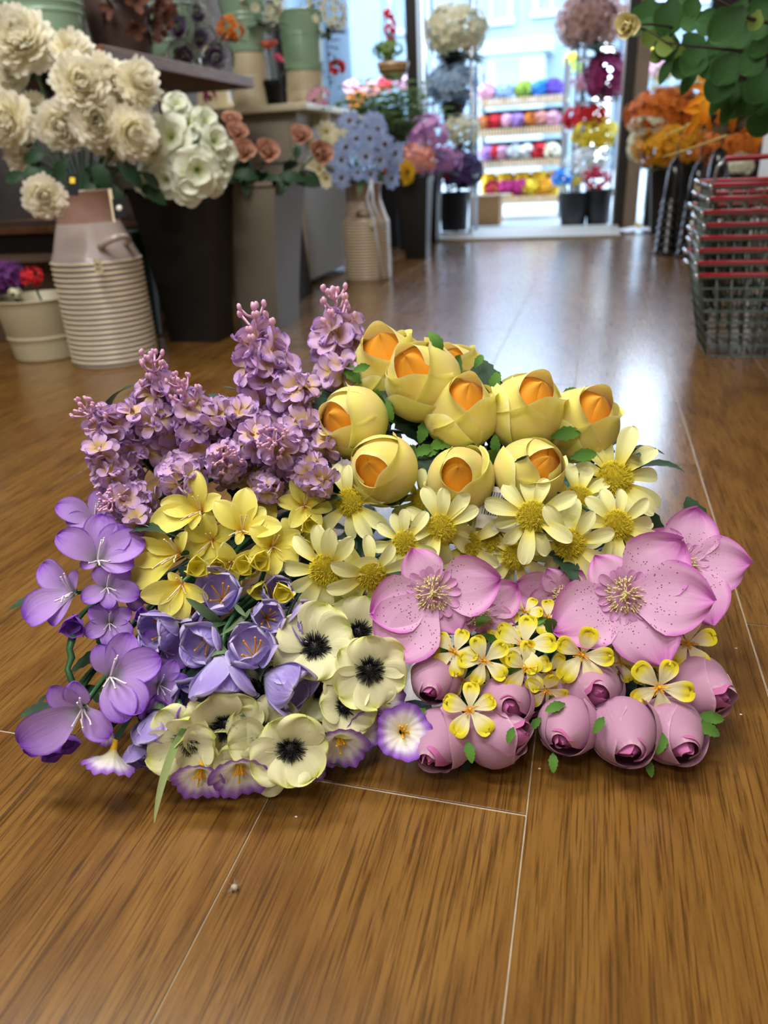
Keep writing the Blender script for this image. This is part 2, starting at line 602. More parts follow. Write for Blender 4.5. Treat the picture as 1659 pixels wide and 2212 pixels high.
def serrated_leaf(name, mat, W=0.5, L=1.0, n=9, e0=50, e1=-20, teeth=0.05):
    P, uv = petal_arrays(W=W, a=0.4, b0=0.2, q=0.8, e0=e0, e1=e1, cup=0.15, nu=n * 2 + 1, nv=7, seed=2)
    for i in range(P.shape[0]):
        if i % 2:
            P[i, :, 1] *= 1 - teeth * 4
    return MB().grid(P * L, uv).mesh(name, mat)


YB_OUT = [[wrap_petal((1.57, 3.7 + .2 * v, 5.75 - .15 * v)[k], (2.25, 1.75, 1.7)[k], (1.03, 0.95 - .03 * v, 0.90 + .03 * v)[k], (0.0, 0.018, 0.036)[k], (-0.02, 0.05, 0.065)[k], 10 * v + k, M_YBUD, 'outer_petal', wave=(.03, .035, .03)[k], droop=(.22, .36, .46)[k], dp=(2.2, 2.2, 2.0)[k]) for k in range(3)] for v in range(3)]
YB_OUTER = [[wrap_petal((0.3 + .5 * v, 4.4 - .4 * v)[k], (1.25, 1.15)[k], (0.80 - .04 * v, 0.68 + .04 * v)[k], (0.046, 0.058)[k], (0.015, 0.02)[k], 55 + 10 * v + k, M_YBUD, 'outer_petal', wave=.012, droop=.62, dp=2.0) for k in range(2)] for v in range(3)]
YB_HEART = [closed_heart('orange_heart', M_ORANGE, 0.95, 0.95, 2, v) for v in range(3)]
PK_OUT = [[wrap_petal((1.57, 3.7 + .2 * v, 5.75 - .15 * v)[k], (2.3, 1.9, 1.8)[k], (1.0, 0.92, 0.84)[k], (0.0, 0.016, 0.034)[k], (-0.03, 0.02, 0.04)[k], 90 + 10 * v + k, M_PINK, 'outer_petal', wave=0.015, droop=(.2, .4, .5)[k], dp=2.2) for k in range(3)] for v in range(3)]
PK_IN = [[wrap_petal(2 * PI * k / 3 + 0.4 + v, 1.5, (1.0, 1.0, 0.98)[k], -0.012 - 0.02 * k, 0.02, 190 + 10 * v + k, M_MAGENTA, 'inner_petal', k=0.95 - 0.13 * k, close=0.0 + 0.02 * k) for k in range(3)] for v in range(3)]
PK_HEART = [closed_heart('rosebud_heart', M_MAGENTA, 0.96, 0.66, 3, v) for v in range(2)]
SEPAL = serrated_leaf('sepal', M_GREEN, 0.55, 0.45, 7, -8, 72)
SEPAL2 = serrated_leaf('sepal', M_GREEN, 0.5, 0.42, 6, 40, 35)
CALYX = MB().lathe([(0.03, -0.12), (0.06, -0.08), (0.10, -0.01), (0.18, 0.04), (0.16, 0.05)], 12).mesh('calyx', M_STEM)

FREESIA_P = petal_set('petal', M_PURPLE, 4, W=0.66, a=0.62, b0=0.2, q=0.55, e0=62, e1=-4, cup=0.28, ruf=0.03)
FREESIA_B = petal_set('petal', M_PURPLE_BUD, 3, W=1.25, a=0.55, b0=0.4, q=0.5, e0=22, e1=98, cup=0.36)
YFREE_P = petal_set('petal', M_YFREE, 4, W=0.56, a=0.55, b0=0.2, q=0.65, e0=60, e1=-10, cup=0.32, ruf=0.03)
YFREE_B = petal_set('petal', M_YBUDF, 3, W=1.25, a=0.55, b0=0.4, q=0.5, e0=22, e1=98, cup=0.36)
STAMENS_W = hairs(MB(), 5, 0.5, 0.03, 0.38, 0.55, 0.022, seed=4, bend=0.5, seg=6, tip=0.028).mesh('stamens', M_WHITE_STAMEN)
STAMENS_C = hairs(MB(), 5, 0.5, 0.03, 0.35, 0.5, 0.02, seed=5, bend=0.4, seg=6, tip=0.026).mesh('stamens', M_CREAM_STAMEN)
CROCUS_P = petal_set('petal', M_CROCUS, 4, W=0.92, a=0.6, b0=0.3, q=0.45, e0=30, e1=92, cup=0.45, ruf=0.06, rk=5.5, nu=13, nv=15)
CROCUS_O = petal_set('petal', M_CROCUS, 4, W=0.92, a=0.6, b0=0.3, q=0.45, e0=32, e1=72, cup=0.4, ruf=0.07, rk=5.5, nu=13, nv=15)
STAMENS_O = hairs(MB(), 6, 0.35, 0.03, 0.45, 0.6, 0.022, seed=6, bend=0.25, seg=5, tip=0.035).mesh('stamens', M_CROCUS_STAMEN)
CROCUS_CALYX = MB().lathe([(0.03, -0.30), (0.04, -0.18), (0.09, -0.08), (0.16, 0.0), (0.2, 0.08)], 10).mesh('calyx', M_SAGE)
ANEM_P = petal_set('petal', M_ANEM, 5, W=1.14, a=0.64, b0=0.3, q=0.42, e0=48, e1=-6, cup=0.2, ruf=0.16, rk=1.8, nu=13, nv=13)
m_ = MB().ball((0, 0, 0.13), (0.19, 0.19, 0.12), 12, 8)
ANEM_C = hairs(m_, 260, 1.45, 0.17, 0.14, 0.24, 0.010, bulge=0.6, seed=8, bend=0.15, zoff=0.10).mesh('black_centre', M_BLACK)
DAISY_P = petal_set('petal', M_DAISY, 5, W=0.41, a=0.66, b0=0.4, q=0.5, e0=18, e1=-30, cup=0.38, ruf=0.03, r0=0.2)
m_ = MB().ball((0, 0, 0.04), (0.29, 0.29, 0.16), 16, 10)
m_.slot = 1
DAISY_C = hairs(m_, 800, 1.5, 0.28, 0.03, 0.065, 0.005, bulge=0.6, seed=9, bend=0.1, seg=2, zoff=0.05).mesh('pollen_centre', [M_POLLEN, M_POLLEN_TIP])
HELL_P = petal_set('petal', M_HELL, 4, W=0.90, a=0.5, b0=0.3, q=0.8, e0=24, e1=-10, cup=0.16, ruf=0.09, rk=1.8, nu=14, nv=13)
HELL_RUFF = ring(MB(), 15, dict(W=0.62, a=0.6, b0=0.7, q=0.4, e0=40, e1=5, cup=0.4, r0=1.0, nu=7, nv=5), 0.08, seed=5, scale=0.15).mesh('ruff', M_HELL_RUFF)
HELL_ST = hairs(MB().ball((0, 0, .03), (.05, .05, .07), 8, 6), 110, 1.25, 0.17, 0.07, 0.13, 0.006, bulge=0.2, seed=3, bend=-0.85, seg=6, tip=0.010, zoff=0.02).mesh('stamens', M_HELL_STAMEN)
SMALL_P = petal_set('petal', M_SMALL, 4, W=0.62, a=0.72, b0=0.18, q=0.32, e0=35, e1=-12, cup=0.12, ruf=0.05, notch=0.2, nk=3, nv=11)
SMALL_ST = hairs(MB().ball((0, 0, 0.04), (0.07, 0.07, 0.06), 8, 5), 16, 0.9, 0.05, 0.14, 0.3, 0.012, bulge=.5, seed=2, bend=0.3, tip=0.02).mesh('stamens', M_SMALL_C)


def trumpet(seed):
    nu, nv = 12, 60
    P = np.zeros((nu, nv, 3))
    a = np.arange(nv) * 2 * PI / nv
    rg = random.Random(seed)
    ph = rg.uniform(0, 6)
    t = np.linspace(0, 1, nu)
    for i, u in enumerate(t):
        r = 0.10 + 0.9 * u ** 1.35
        rr = r * (1 + 0.05 * u * np.cos(5 * a + ph)) + 0.02 * u * np.sin(15 * a + ph)
        z = 0.75 * (u ** 0.65) + 0.05 * u ** 2 * np.sin(15 * a) + 0.05 * u ** 2 * np.cos(5 * a + ph)
        P[i, :, 0] = rr * np.cos(a)
        P[i, :, 1] = rr * np.sin(a)
        P[i, :, 2] = z - 0.75
    U, V = np.meshgrid(t, np.linspace(0, 1, nv), indexing='ij')
    return MB().grid(P, np.stack([U, V], -1), wrap=True).mesh('trumpet_petal', M_PETUNIA)


TRUMPET = [trumpet(i) for i in range(3)]
TRUMPET_ST = hairs(MB(), 7, 0.25, 0.03, 0.5, 0.75, 0.03, seed=2, bend=0.12, seg=4, tip=0.045, zoff=-0.7).mesh('stamens', M_PET_YEL)
TRUMPET_TUBE = MB().lathe([(0.05, -1.05), (0.09, -1.0), (0.11, -0.8), (0.13, -0.66)], 12).mesh('tube', M_PET_YEL)


def floret(seed):
    m = MB()
    rg = random.Random(seed)
    for i in range(4):
        P, uv = petal_arrays(W=0.82, a=0.66, b0=0.3, q=0.4, e0=rg.uniform(45, 62), e1=rg.uniform(-35, 25), cup=0.3, ruf=0.13, rk=3.0, notch=0.05, nu=8, nv=7, seed=seed * 10 + i)
        m.grid(rotz(P, i * PI / 2 + rg.uniform(-.2, .2)), uv)
    return m.mesh('floret', M_LILAC)


FLORET = [floret(i) for i in range(8)]


def bud_tip(seed):
    m = MB()
    rg = random.Random(seed)
    m.tube([(0, 0, -0.2), (0, 0, 0.3), (0.02, 0, 0.72), (0, 0.02, 1.0)], [.045, .04, .032, .025], 6)
    k = 0
    for z in (0.12, 0.36, 0.60, 0.82):
        for j in range(3):
            az = k * 2.4 + rg.uniform(-.3, .3)
            k += 1
            L = 0.50 * (1.15 - 0.6 * z) * rg.uniform(.7, 1.1)
            o = np.array([math.cos(az), math.sin(az), 0])
            a = np.array([0, 0, z])
            e = a + o * L * .8 + np.array([0, 0, L * .75])
            m.tube([a, a + o * L * .45 + np.array([0, 0, L * .25]), e], [.03, .026, .03], 5)
            for q in (-1, 1):
                side = np.cross(o, (0, 0, 1)) * .035 * q
                m.ball(e + side + np.array([0, 0, .02]), (.048, .048, .075), 7, 5)
    m.ball((0, 0.02, 1.02), (.06, .06, .08), 7, 5)
    return m.mesh('bud_tip', M_TIP)


BUD_TIP = [bud_tip(i) for i in range(3)]
LEAF_D = [serrated_leaf('leaf', M_DKGREEN, 0.55, 1.0, 7, 40, -35), serrated_leaf('leaf', M_DKGREEN, 0.42, 1.0, 7, 20, -50)]
LEAF_G = [serrated_leaf('leaf', M_GREEN, 0.5, 1.0, 7, 40, -35)]
LEAF_S = petal_set('leaf', M_SAGE, 2, W=0.3, a=0.4, b0=0.3, q=0.9, e0=30, e1=-30, cup=0.4)


# ------------------------------------------------------------ flower builders (a flower is a part, its petals are sub-parts)
def flower_root(name, bunch, loc, rot, size):
    return put(name, None, bunch, Vector(loc) - bunch.location, rot, size)


def add_petals(fl, meshes, angles, tilt=0.0, z=0.0, tj=4.0):
    for i, (ang, ln) in enumerate(angles):
        put('petal', meshes[rnd.randrange(len(meshes))], fl, (0, 0, z + 0.012 * (i % 2)), (rnd.uniform(-.08, .08), math.radians(tilt + rnd.uniform(-tj, tj)), math.radians(ang)), ln)


def even(n, start=0.0, jit=6, lj=0.06):
    return [(start + 360.0 * i / n + rnd.uniform(-jit, jit), 1 + rnd.uniform(-lj, lj)) for i in range(n)]


def rosebud(bunch, name, loc, rot, L, v=0):
    f = flower_root(name, bunch, loc, rot, L)
    v %= 3
    for me in YB_OUT[v] + YB_OUTER[v]:
        put('outer_petal', me, f)
    put('orange_heart', YB_HEART[v], f)
    put('calyx', CALYX, f)
    for i in range(4):
        put('sepal', SEPAL, f, (0, 0, 0.0), (rnd.uniform(-.2, .2), rnd.uniform(-.2, .2), i * PI / 2 + rnd.uniform(-.3, .3)), (1.5,) * 3)
    return f


def pink_bud(bunch, name, loc, rot, L, v=0):
    f = flower_root(name, bunch, loc, rot, L)
    v %= 3
    for me in PK_OUT[v]:
        put('outer_petal', me, f)
    for me in PK_IN[v]:
        put('inner_petal', me, f)
    put('rosebud_heart', PK_HEART[v % 2], f)
    put('calyx', CALYX, f)
    for i in range(3):
        put('sepal', SEPAL2, f, (0.08 * math.cos(i * 2.1), 0.08 * math.sin(i * 2.1), 0.02), (0, rnd.uniform(-.3, .1), i * 2.1 + rnd.uniform(-.3, .3)), (1.2,) * 3)
    return f


def spike(bunch, loc, rot, L, tip=True, n=23):
    f = flower_root('lilac_spike', bunch, loc, rot, L)
    top = 0.68 if tip else 0.9
    put('spike_stem', SPIKE_STEM, f)
    for i in range(n):
        q = (i + .5) / n
        z = 0.05 + (top - 0.05) * q
        rad = 0.27 * (1 - 0.66 * q)
        az = i * 2.4 + rnd.uniform(-.3, .3)
        el = rnd.uniform(0.0, 0.5) + 0.5 * q
        d = Vector((math.cos(az) * math.cos(el), math.sin(az) * math.cos(el), math.sin(el)))
        e = d.to_track_quat('Z', 'Y').to_euler()
        e.rotate_axis('Z', rnd.uniform(0, 6.28))
        put('floret', FLORET[rnd.randrange(8)], f, Vector((0, 0, z)) + d * rad * rnd.uniform(.55, .85), e, rnd.uniform(.20, .27))
    if tip:
        put('bud_tip', BUD_TIP[rnd.randrange(3)], f, (0, 0, 0.60), (rnd.uniform(-.15, .15), rnd.uniform(-.15, .15), rnd.uniform(0, 6)), 0.46)
    return f


SPIKE_STEM = MB().tube([(0, 0, -0.3), (0, 0, 0.3), (0, 0, 0.75)], [.03, .025, .02], 6).mesh('spike_stem', M_STEM)


def freesia(bunch, name, petals, stamens, loc, rot, S, angles=None, tilt=0):
    f = flower_root(name, bunch, loc, rot, S)
    add_petals(f, petals, [(a, l) for a, l in angles] if angles else even(6, rnd.uniform(0, 60)), tilt)
    put('stamens', stamens, f, (0, 0, 0.1))
    return f


def closed_bud(bunch, name, petals, loc, rot, S):
    f = flower_root(name, bunch, loc, rot, S)
    for k, (n, sc) in enumerate(((3, 1.0), (3, 0.72))):
        add_petals(f, petals, [(a + 60 * k, sc) for a, _ in even(n, rnd.uniform(0, 60))], 0, 0)
    put('calyx', CALYX, f, (0, 0, 0.02), (0, 0, 0), 1.5)
    return f


def crocus(bunch, loc, rot, S, open_=True):
    f = flower_root('crocus_flower', bunch, loc, rot, S)
    add_petals(f, CROCUS_O if open_ else CROCUS_P, even(3, 0), 0)
    add_petals(f, CROCUS_P, [(a, l * .92) for a, l in even(3, 60)], 0)
    put('stamens', STAMENS_O, f, (0, 0, 0.05))
    put('calyx', CROCUS_CALYX, f)
    return f


def anemone(bunch, loc, rot, S, n=6, tilt=0):
    f = flower_root('anemone_flower', bunch, loc, rot, S)
    add_petals(f, ANEM_P, even(n, rnd.uniform(0, 60), 9, .1), tilt, 0, 13)
    put('black_centre', ANEM_C, f, (0, 0, 0.04), (0, 0, rnd.uniform(0, 6)))
    return f


def petunia(bunch, loc, rot, S):
    f = flower_root('petunia_flower', bunch, loc, rot, S)
    put('trumpet_petal', TRUMPET[rnd.randrange(3)], f, (0, 0, 0), (0, 0, rnd.uniform(0, 6)))
    put('stamens', TRUMPET_ST, f)
    put('tube', TRUMPET_TUBE, f)
    return f


def daisy(bunch, loc, rot, S, n=11, tilt=0):
    f = flower_root('daisy_flower', bunch, loc, rot, S)
    add_petals(f, DAISY_P, [(a, l * .84) for a, l in even(n, rnd.uniform(0, 60), 9, .14)], tilt, 0, 20)
    put('pollen_centre', DAISY_C, f, (0, 0, 0), (0, 0, rnd.uniform(0, 6)), 1.12)
    return f


def hellebore(bunch, loc, rot, S, angles, tilt=0):
    f = flower_root('hellebore_flower', bunch, loc, rot, S)
    for i, (a, l) in enumerate(angles):
        put('petal', HELL_P[i % 4], f, (0, 0, 0.03 * (i % 3)), (0, math.radians(tilt + rnd.uniform(-3, 3)), math.radians(a)), l)
    put('ruff', HELL_RUFF, f, (0, 0, 0.06), (0, 0, 0), 1.35)
    put('stamens', HELL_ST, f, (0, 0, 0.07), (0, 0, 0), 1.25)
    return f


def small_flower(bunch, loc, rot, S):
    f = flower_root('small_yellow_flower', bunch, loc, rot, S)
    add_petals(f, SMALL_P, even(5, rnd.uniform(0, 72), 6, .08), 0, 0, 8)
    put('stamens', SMALL_ST, f, (0, 0, 0.08))
    return f


def stems_to(bunch, flowers, grip, rad=0.0022, mat=None, name='stem', off=0.0):
    """one stem per flower, from the flower's back to the bound end lying behind the pile"""
    g = Vector(grip) - bunch.location
    for f in flowers:
        M = f.rotation_euler.to_matrix()
        a = f.location + M @ Vector((0, 0, off * f.scale[0]))
        back = M @ Vector((0, 0, -1))
        p1 = a + back * 0.05
        p2 = p1.lerp(g, 0.5) + Vector((0, 0, 0.01))
        q = g + Vector((rnd.uniform(-.015, .015), rnd.uniform(-.015, .015), rnd.uniform(-.01, .01)))
        pts = []
        for t in [i / 7 for i in range(8)]:
            p = (1 - t) ** 3 * a + 3 * (1 - t) ** 2 * t * p1 + 3 * (1 - t) * t * t * p2 + t ** 3 * q
            p.z = max(p.z, 0.006 - bunch.location.z)
            pts.append(p)
        put(name, MB().tube(pts, rad, 5).mesh(name, mat or M_STEM), bunch)


def leaf_fill(bunch, leaves, meshes):
    for loc, rot, s in leaves:
        put('leaf', meshes[rnd.randrange(len(meshes))], bunch, Vector(loc) - bunch.location, rot, s)


def scatter_leaves(bunch, flowers, n, meshes, size, depth=0.035, spread=0.03):
    """leaves standing among the stems just behind the flower heads"""
    for i in range(n):
        f = flowers[rnd.randrange(len(flowers))]
        M = f.rotation_euler.to_matrix()
        p = f.location + M @ Vector((0, 0, -depth * rnd.uniform(.5, 1.5))) + Vector((rnd.uniform(-spread, spread), rnd.uniform(0, spread), rnd.uniform(-spread, spread)))
        p.z = max(p.z, 0.02 - bunch.location.z)
        d = (M @ Vector((rnd.uniform(-1, 1), rnd.uniform(-1, 1), rnd.uniform(0.0, .6)))).normalized()
        put('leaf', meshes[rnd.randrange(len(meshes))], bunch, p, d.to_track_quat('X', 'Z').to_euler(), size * rnd.uniform(.8, 1.2))


def hand_tie(bunch, grip):
    g = Vector(grip) - bunch.location
    put('tie', MB().tube([g + Vector((0, -.02, 0)), g, g + Vector((0, .02, 0))], [.017, .018, .017], 12).mesh('tie', M_STEM), bunch)
    put('stem_end', MB().tube([g, g + Vector((0, .06, -.0)), g + Vector((0, .12, -.0))], [.014, .012, .012], 10).mesh('stem_end', M_STEM), bunch)



# ------------------------------------------------------------ the setting
M_PLANK = wood_mat('laminate_wood', '745020', '805a26', '8c662e', 0.26, stretch=(13.0, 1.1, 13.0), bump=0.12)
M_PLANK.node_tree.nodes['Principled BSDF'].inputs['Coat Weight'].default_value = 1.0
M_PLANK.node_tree.nodes['Principled BSDF'].inputs['Coat IOR'].default_value = 1.5
M_PLANK.node_tree.nodes['Principled BSDF'].inputs['Specular IOR Level'].default_value = 0.25
M_PLANK.node_tree.nodes['Principled BSDF'].inputs['Coat Roughness'].default_value = 0.2
M_DUST = plain('dusty_joint', 'b9a88c', 0.9, noise=0.3, scale=60)
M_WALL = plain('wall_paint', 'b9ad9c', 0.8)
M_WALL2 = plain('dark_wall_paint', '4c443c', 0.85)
M_CEIL = plain('ceiling_paint', 'a8a296', 0.85)
M_BLACKPAINT = plain('black_paint', '17130f', 0.45)
M_GREYWOOD = plain('weathered_post', '8a7a6a', 0.6, noise=0.25, scale=12)
M_STEEL = plain('bright_steel', 'c9ced6', 0.25, metal=0.9)
M_STONE = plain('threshold_stone', 'a89c88', 0.55, noise=0.15, scale=25)
M_PAVE = plain('pavement', '94928a', 0.8, noise=0.12, scale=4)
M_RENDER = plain('house_render', '7f909c', 0.8, noise=0.04, scale=2)
M_RENDER2 = plain('house_trim', '96a6b0', 0.7, noise=0.03)
M_SLATE = plain('roof_slate', '8b8f98', 0.7)
M_PANE = plain('house_pane', '6f8798', 0.15)

floor = structure('floor', MB().box((-0.4, 1.3, -0.0053), (3.6, 8.6, 0.008)).mesh('floor', M_DUST, False))
plank_me = {}
PW = 0.2


def plank(cx, y0, y1, dz):
    ln = round(y1 - y0, 3)
    if ln not in plank_me:
        plank_me[ln] = bevel_box('plank', (0, 0, -0.0006), (PW - 0.0012, ln - 0.0022, 0.0012), M_PLANK, 0.0003)
    put('plank', plank_me[ln], floor, (cx, (y0 + y1) / 2, dz))


prng = random.Random(5)
for k in range(-9, 9):
    x0 = -0.0215 + 0.2 * (k)
    cx = x0 + 0.1
    ph = {-1: 0.419, 0: 1.172, -3: 0.415, -2: 1.0, 1: 0.72}.get(k, prng.uniform(0, 1.2))
    y = ph - 1.2 * 4
    while y < 5.5:
        a, b = max(y, -2.95), min(y + 1.2, 5.55)
        if b - a > 0.05:
            plank(cx, a, b, prng.uniform(0, 0.0001))
        y += 1.2

th = structure('trim_1', bevel_box('threshold', (0, 0, 0), (1.34, 0.75, 0.016), M_STONE, 0.004), None, (-0.53, 5.2, 0.009))
structure('ceiling', MB().box((-0.4, 1.3, 2.62), (3.8, 8.8, 0.1)).mesh('ceiling', M_CEIL, False))
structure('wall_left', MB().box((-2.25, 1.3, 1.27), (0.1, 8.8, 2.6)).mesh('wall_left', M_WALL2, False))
structure('wall_right', MB().box((1.45, 1.3, 1.27), (0.1, 8.8, 2.6)).mesh('wall_right', M_WALL, False))
structure('wall_back', MB().box((-0.4, -3.05, 1.27), (3.6, 0.1, 2.6)).mesh('wall_back', M_WALL, False))
m_ = MB().box((-0.4, 5.62, 2.42), (3.6, 0.12, 0.3)).box((-1.73, 5.62, 0.17), (0.9, 0.12, 0.36)).box((0.85, 5.62, 0.17), (1.1, 0.12, 0.36)).box((1.0, 5.62, 1.3), (0.8, 0.12, 2.0))
structure('wall_front', m_.mesh('wall_front', M_BLACKPAINT, False))

M_GLASS, n_, l_, p_ = new_mat('window_glass')
p_.inputs['Base Color'].default_value = (1, 1, 1, 1)
p_.inputs['Roughness'].default_value = 0.0
p_.inputs['Transmission Weight'].default_value = 1.0
p_.inputs['IOR'].default_value = 1.1
w1 = structure('window_1', MB().box((-1.73, 5.62, 0.37), (0.9, 0.1, 0.04)).box((-2.16, 5.62, 1.3), (0.05, 0.1, 1.9)).box((-1.73, 5.62, 2.25), (0.9, 0.1, 0.04)).mesh('window_frame', M_BLACKPAINT, False))
structure('pane', MB().box((-1.72, 5.63, 1.31), (0.83, 0.008, 1.84)).mesh('pane', M_GLASS, False), w1)
w2 = structure('window_2', MB().box((0.43, 5.62, 0.37), (0.34, 0.1, 0.04)).box((0.59, 5.62, 1.3), (0.04, 0.1, 1.9)).box((0.43, 5.62, 2.25), (0.34, 0.1, 0.04)).mesh('window_frame', M_BLACKPAINT, False))
structure('pane', MB().box((0.415, 5.63, 1.31), (0.30, 0.008, 1.84)).mesh('pane', M_GLASS, False), w2)
d1 = structure('door_1', MB().box((-1.245, 5.6, 1.15), (0.075, 0.14, 2.3)).mesh('door_post', M_BLACKPAINT, False))
structure('door_edge', MB().box((-1.185, 5.56, 1.15), (0.016, 0.03, 2.3)).mesh('door_edge', M_STEEL, False), d1)
d2 = structure('door_2', MB().box((0.135, 5.6, 1.15), (0.06, 0.14, 2.3)).mesh('door_post', M_BLACKPAINT, False))
structure('door_edge', MB().box((0.098, 5.58, 1.15), (0.012, 0.03, 2.3)).mesh('door_edge', M_STEEL, False), d2)
structure('post', MB().box((0.21, 5.6, 1.15), (0.085, 0.12, 2.3)).mesh('post', M_GREYWOOD, False), d2)

pv = structure('pavement', MB().box((0, 30, -0.06), (120, 48.7, 0.1)).mesh('pavement', M_PAVE, False))


def house(x0, x1, y, h, name, label, wins, roof=True, rise=1.6):
    o = thing(name, label, 'house', ((x0 + x1) / 2, y + 4, 0))
    w = x1 - x0
    put('house_wall', MB().box((0, 0, h / 2), (w, 8, h)).mesh('house_wall', M_RENDER, False), o)
    if roof:
        V = [(-w / 2 - .3, -4.4, h), (w / 2 + .3, -4.4, h), (w / 2 + .3, 4.4, h), (-w / 2 - .3, 4.4, h), (-w / 2 - .3, 0, h + rise), (w / 2 + .3, 0, h + rise)]
        put('roof', MB().add(V, [(0, 1, 5, 4), (2, 3, 4, 5), (1, 2, 5), (3, 0, 4), (3, 2, 1, 0)]).mesh('roof', M_SLATE, False), o)
    put('cornice', MB().box((0, -4.08, h - .15), (w + .3, .3, .3)).mesh('cornice', M_RENDER2, False), o)
    for (a, b, c, d) in wins:
        cx, cz, ww, hh = (a + b) / 2 - (x0 + x1) / 2, (c + d) / 2, b - a, d - c
        m = MB().box((cx, -4.06, cz + hh / 2 + .1), (ww + .4, .24, .2)).box((cx, -4.06, cz - hh / 2 - .08), (ww + .4, .24, .16))
        for s in (-1, 1):
            m.box((cx + s * (ww / 2 + .07), -4.06, cz), (.14, .2, hh))
        f = put('window_frame', m.box((cx, -4.04, cz), (.08, .1, hh)).box((cx, -4.04, cz), (ww, .1, .08)).mesh('window_frame', M_RENDER2, False), o)
        put('pane', MB().box((cx, -4.0, cz), (ww, .04, hh)).mesh('pane', M_PANE, False), f)
    return o


h1 = house(-7.2, -0.45, 24, 6.6, 'town_house', 'pale rendered house with bay window across the street, seen through the open shop door', [(-3.6, -2.7, 3.9, 5.9), (-5.9, -5.0, 3.9, 5.9), (-1.9, -1.2, 4.0, 5.7)])
bay = put('bay_window', MB().box((-0.0, 0, 0), (2.4, 1.3, 3.0), 1.0).box((0, 0, 1.6), (2.8, 1.7, .3)).mesh('bay_window', M_RENDER2, False), h1, (1.0, -4.5, 1.5))
for q in (-0.6, 0.25):
    put('pane', MB().box((q, -.67, 0.6), (.6, .04, 1.4)).mesh('pane', M_PANE, False), bay)
house(-15.5, -9.0, 22, 8.0, 'terraced_house', 'white house with tall sash windows seen through the left shop window', [(-14.6, -13.8, 2.2, 4.6), (-12.2, -11.4, 2.2, 4.6), (-10.6, -9.9, 2.2, 4.6)])
house(0.2, 4.2, 30, 4.6, 'low_house', 'low pale house further off behind the street lamp', [(1.2, 2.0, 2.2, 3.6)])
# ------------------------------------------------------------ shop fittings and pots, left side
M_MINT = plain('mint_enamel', '8fb096', 0.28, noise=0.06, coat=0.3)
M_CREAM = plain('cream_enamel', 'cabd9c', 0.4, noise=0.08)
M_CREAMPAIL = plain('cream_pail_enamel', 'b5ad90', 0.4, noise=0.06)
M_GALV = plain('galvanised', '8c9290', 0.4, metal=0.7, noise=0.2)
M_TEALPOT = plain('dark_green_pot', '1d3630', 0.4)
M_BLACKPLASTIC = plain('black_plastic', '0a0a0d', 0.6, noise=0.2, spec=0.25)
M_DARKSLATE = plain('slate_plastic', '1d1f25', 0.55, spec=0.3)
M_TAUPE = plain('taupe_planter', '6b655a', 0.45, noise=0.08)
M_NEAR_BLACK = plain('charcoal_planter', '15120f', 0.5, noise=0.15)
M_SHELFWOOD = wood_mat('shelf_wood', '5a3620', '7e5434', '9a7048', 0.5, stretch=(12, 1.5, 12))
M_TABLETOP = plain('table_top_paint', 'cfc4a8', 0.4)
M_TABLE = plain('table_paint', '8f887a', 0.5, noise=0.1)
M_WHITEPAINT = plain('white_paint', 'dcd8d2', 0.5)
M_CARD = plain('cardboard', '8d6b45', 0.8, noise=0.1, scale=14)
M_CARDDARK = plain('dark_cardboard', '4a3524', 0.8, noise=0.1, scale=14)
M_CANPINK = plain('pink_glaze', '9b7b70', 0.28, noise=0.08, coat=0.3)
M_CANGREY = plain('lilac_glaze', 'a99c98', 0.22, noise=0.06, coat=0.4)


def stripe_mat(name, a, b, k, z0):
    m, n, l, p = new_mat(name)
    t = n.new('ShaderNodeTexCoord')
    s = n.new('ShaderNodeSeparateXYZ')
    l.new(t.outputs['Object'], s.inputs[0])
    fr = math_node(n, l, 'FRACT', math_node(n, l, 'MULTIPLY', math_node(n, l, 'SUBTRACT', s.outputs['Z'], z0), k))
    r = ramp(n, [(0.30, a), (0.42, b), (0.78, b), (0.9, a)])
    l.new(fr, r.inputs[0])
    l.new(r.outputs[0], p.inputs['Base Color'])
    p.inputs['Roughness'].default_value = 0.35
    return m


def milk_can(name, label, loc, s, mats, rings, handle_az):
    o = thing(name, label, 'vase', loc)
    o.scale = (s,) * 3
    prof = [(0.0, 0.0), (.108, 0.0), (.112, .006)]
    zt = .268
    for i in range(rings):
        z = .008 + (zt - .008) * i / rings
        d = (zt - .008) / rings
        prof += [(.110, z + d * .1), (.1115, z + d * .35), (.1145, z + d * .5), (.1145, z + d * .7), (.1115, z + d * .85)]
    put('can_body', MB().lathe(prof + [(.110, .27)], 48).mesh('can_body', mats[0]), o)
    put('shoulder', MB().lathe([(.110, .27), (.108, .276), (.101, .29), (.083, .345), (.079, .355)], 48).mesh('shoulder', mats[1]), o)
    put('neck', MB().lathe([(.079, .355), (.077, .365), (.077, .40), (.084, .425), (.087, .43), (.083, .428), (.075, .40), (.074, .36), (.0, .355)], 48).mesh('neck', mats[2]), o)
    for q in (0, PI):
        a = handle_az + q
        t = np.array([-math.sin(a), math.cos(a), 0])
        d = np.array([math.cos(a), math.sin(a), 0])
        pts = [d * .094 + t * .036 * -math.cos(w) + d * .046 * math.sin(w) + np.array([0, 0, .300 + .022 * math.sin(w)]) for w in np.linspace(0, PI, 12)]
        put('handle', MB().tube(pts, .0085, 8).mesh('handle', mats[1]), o)
    return o


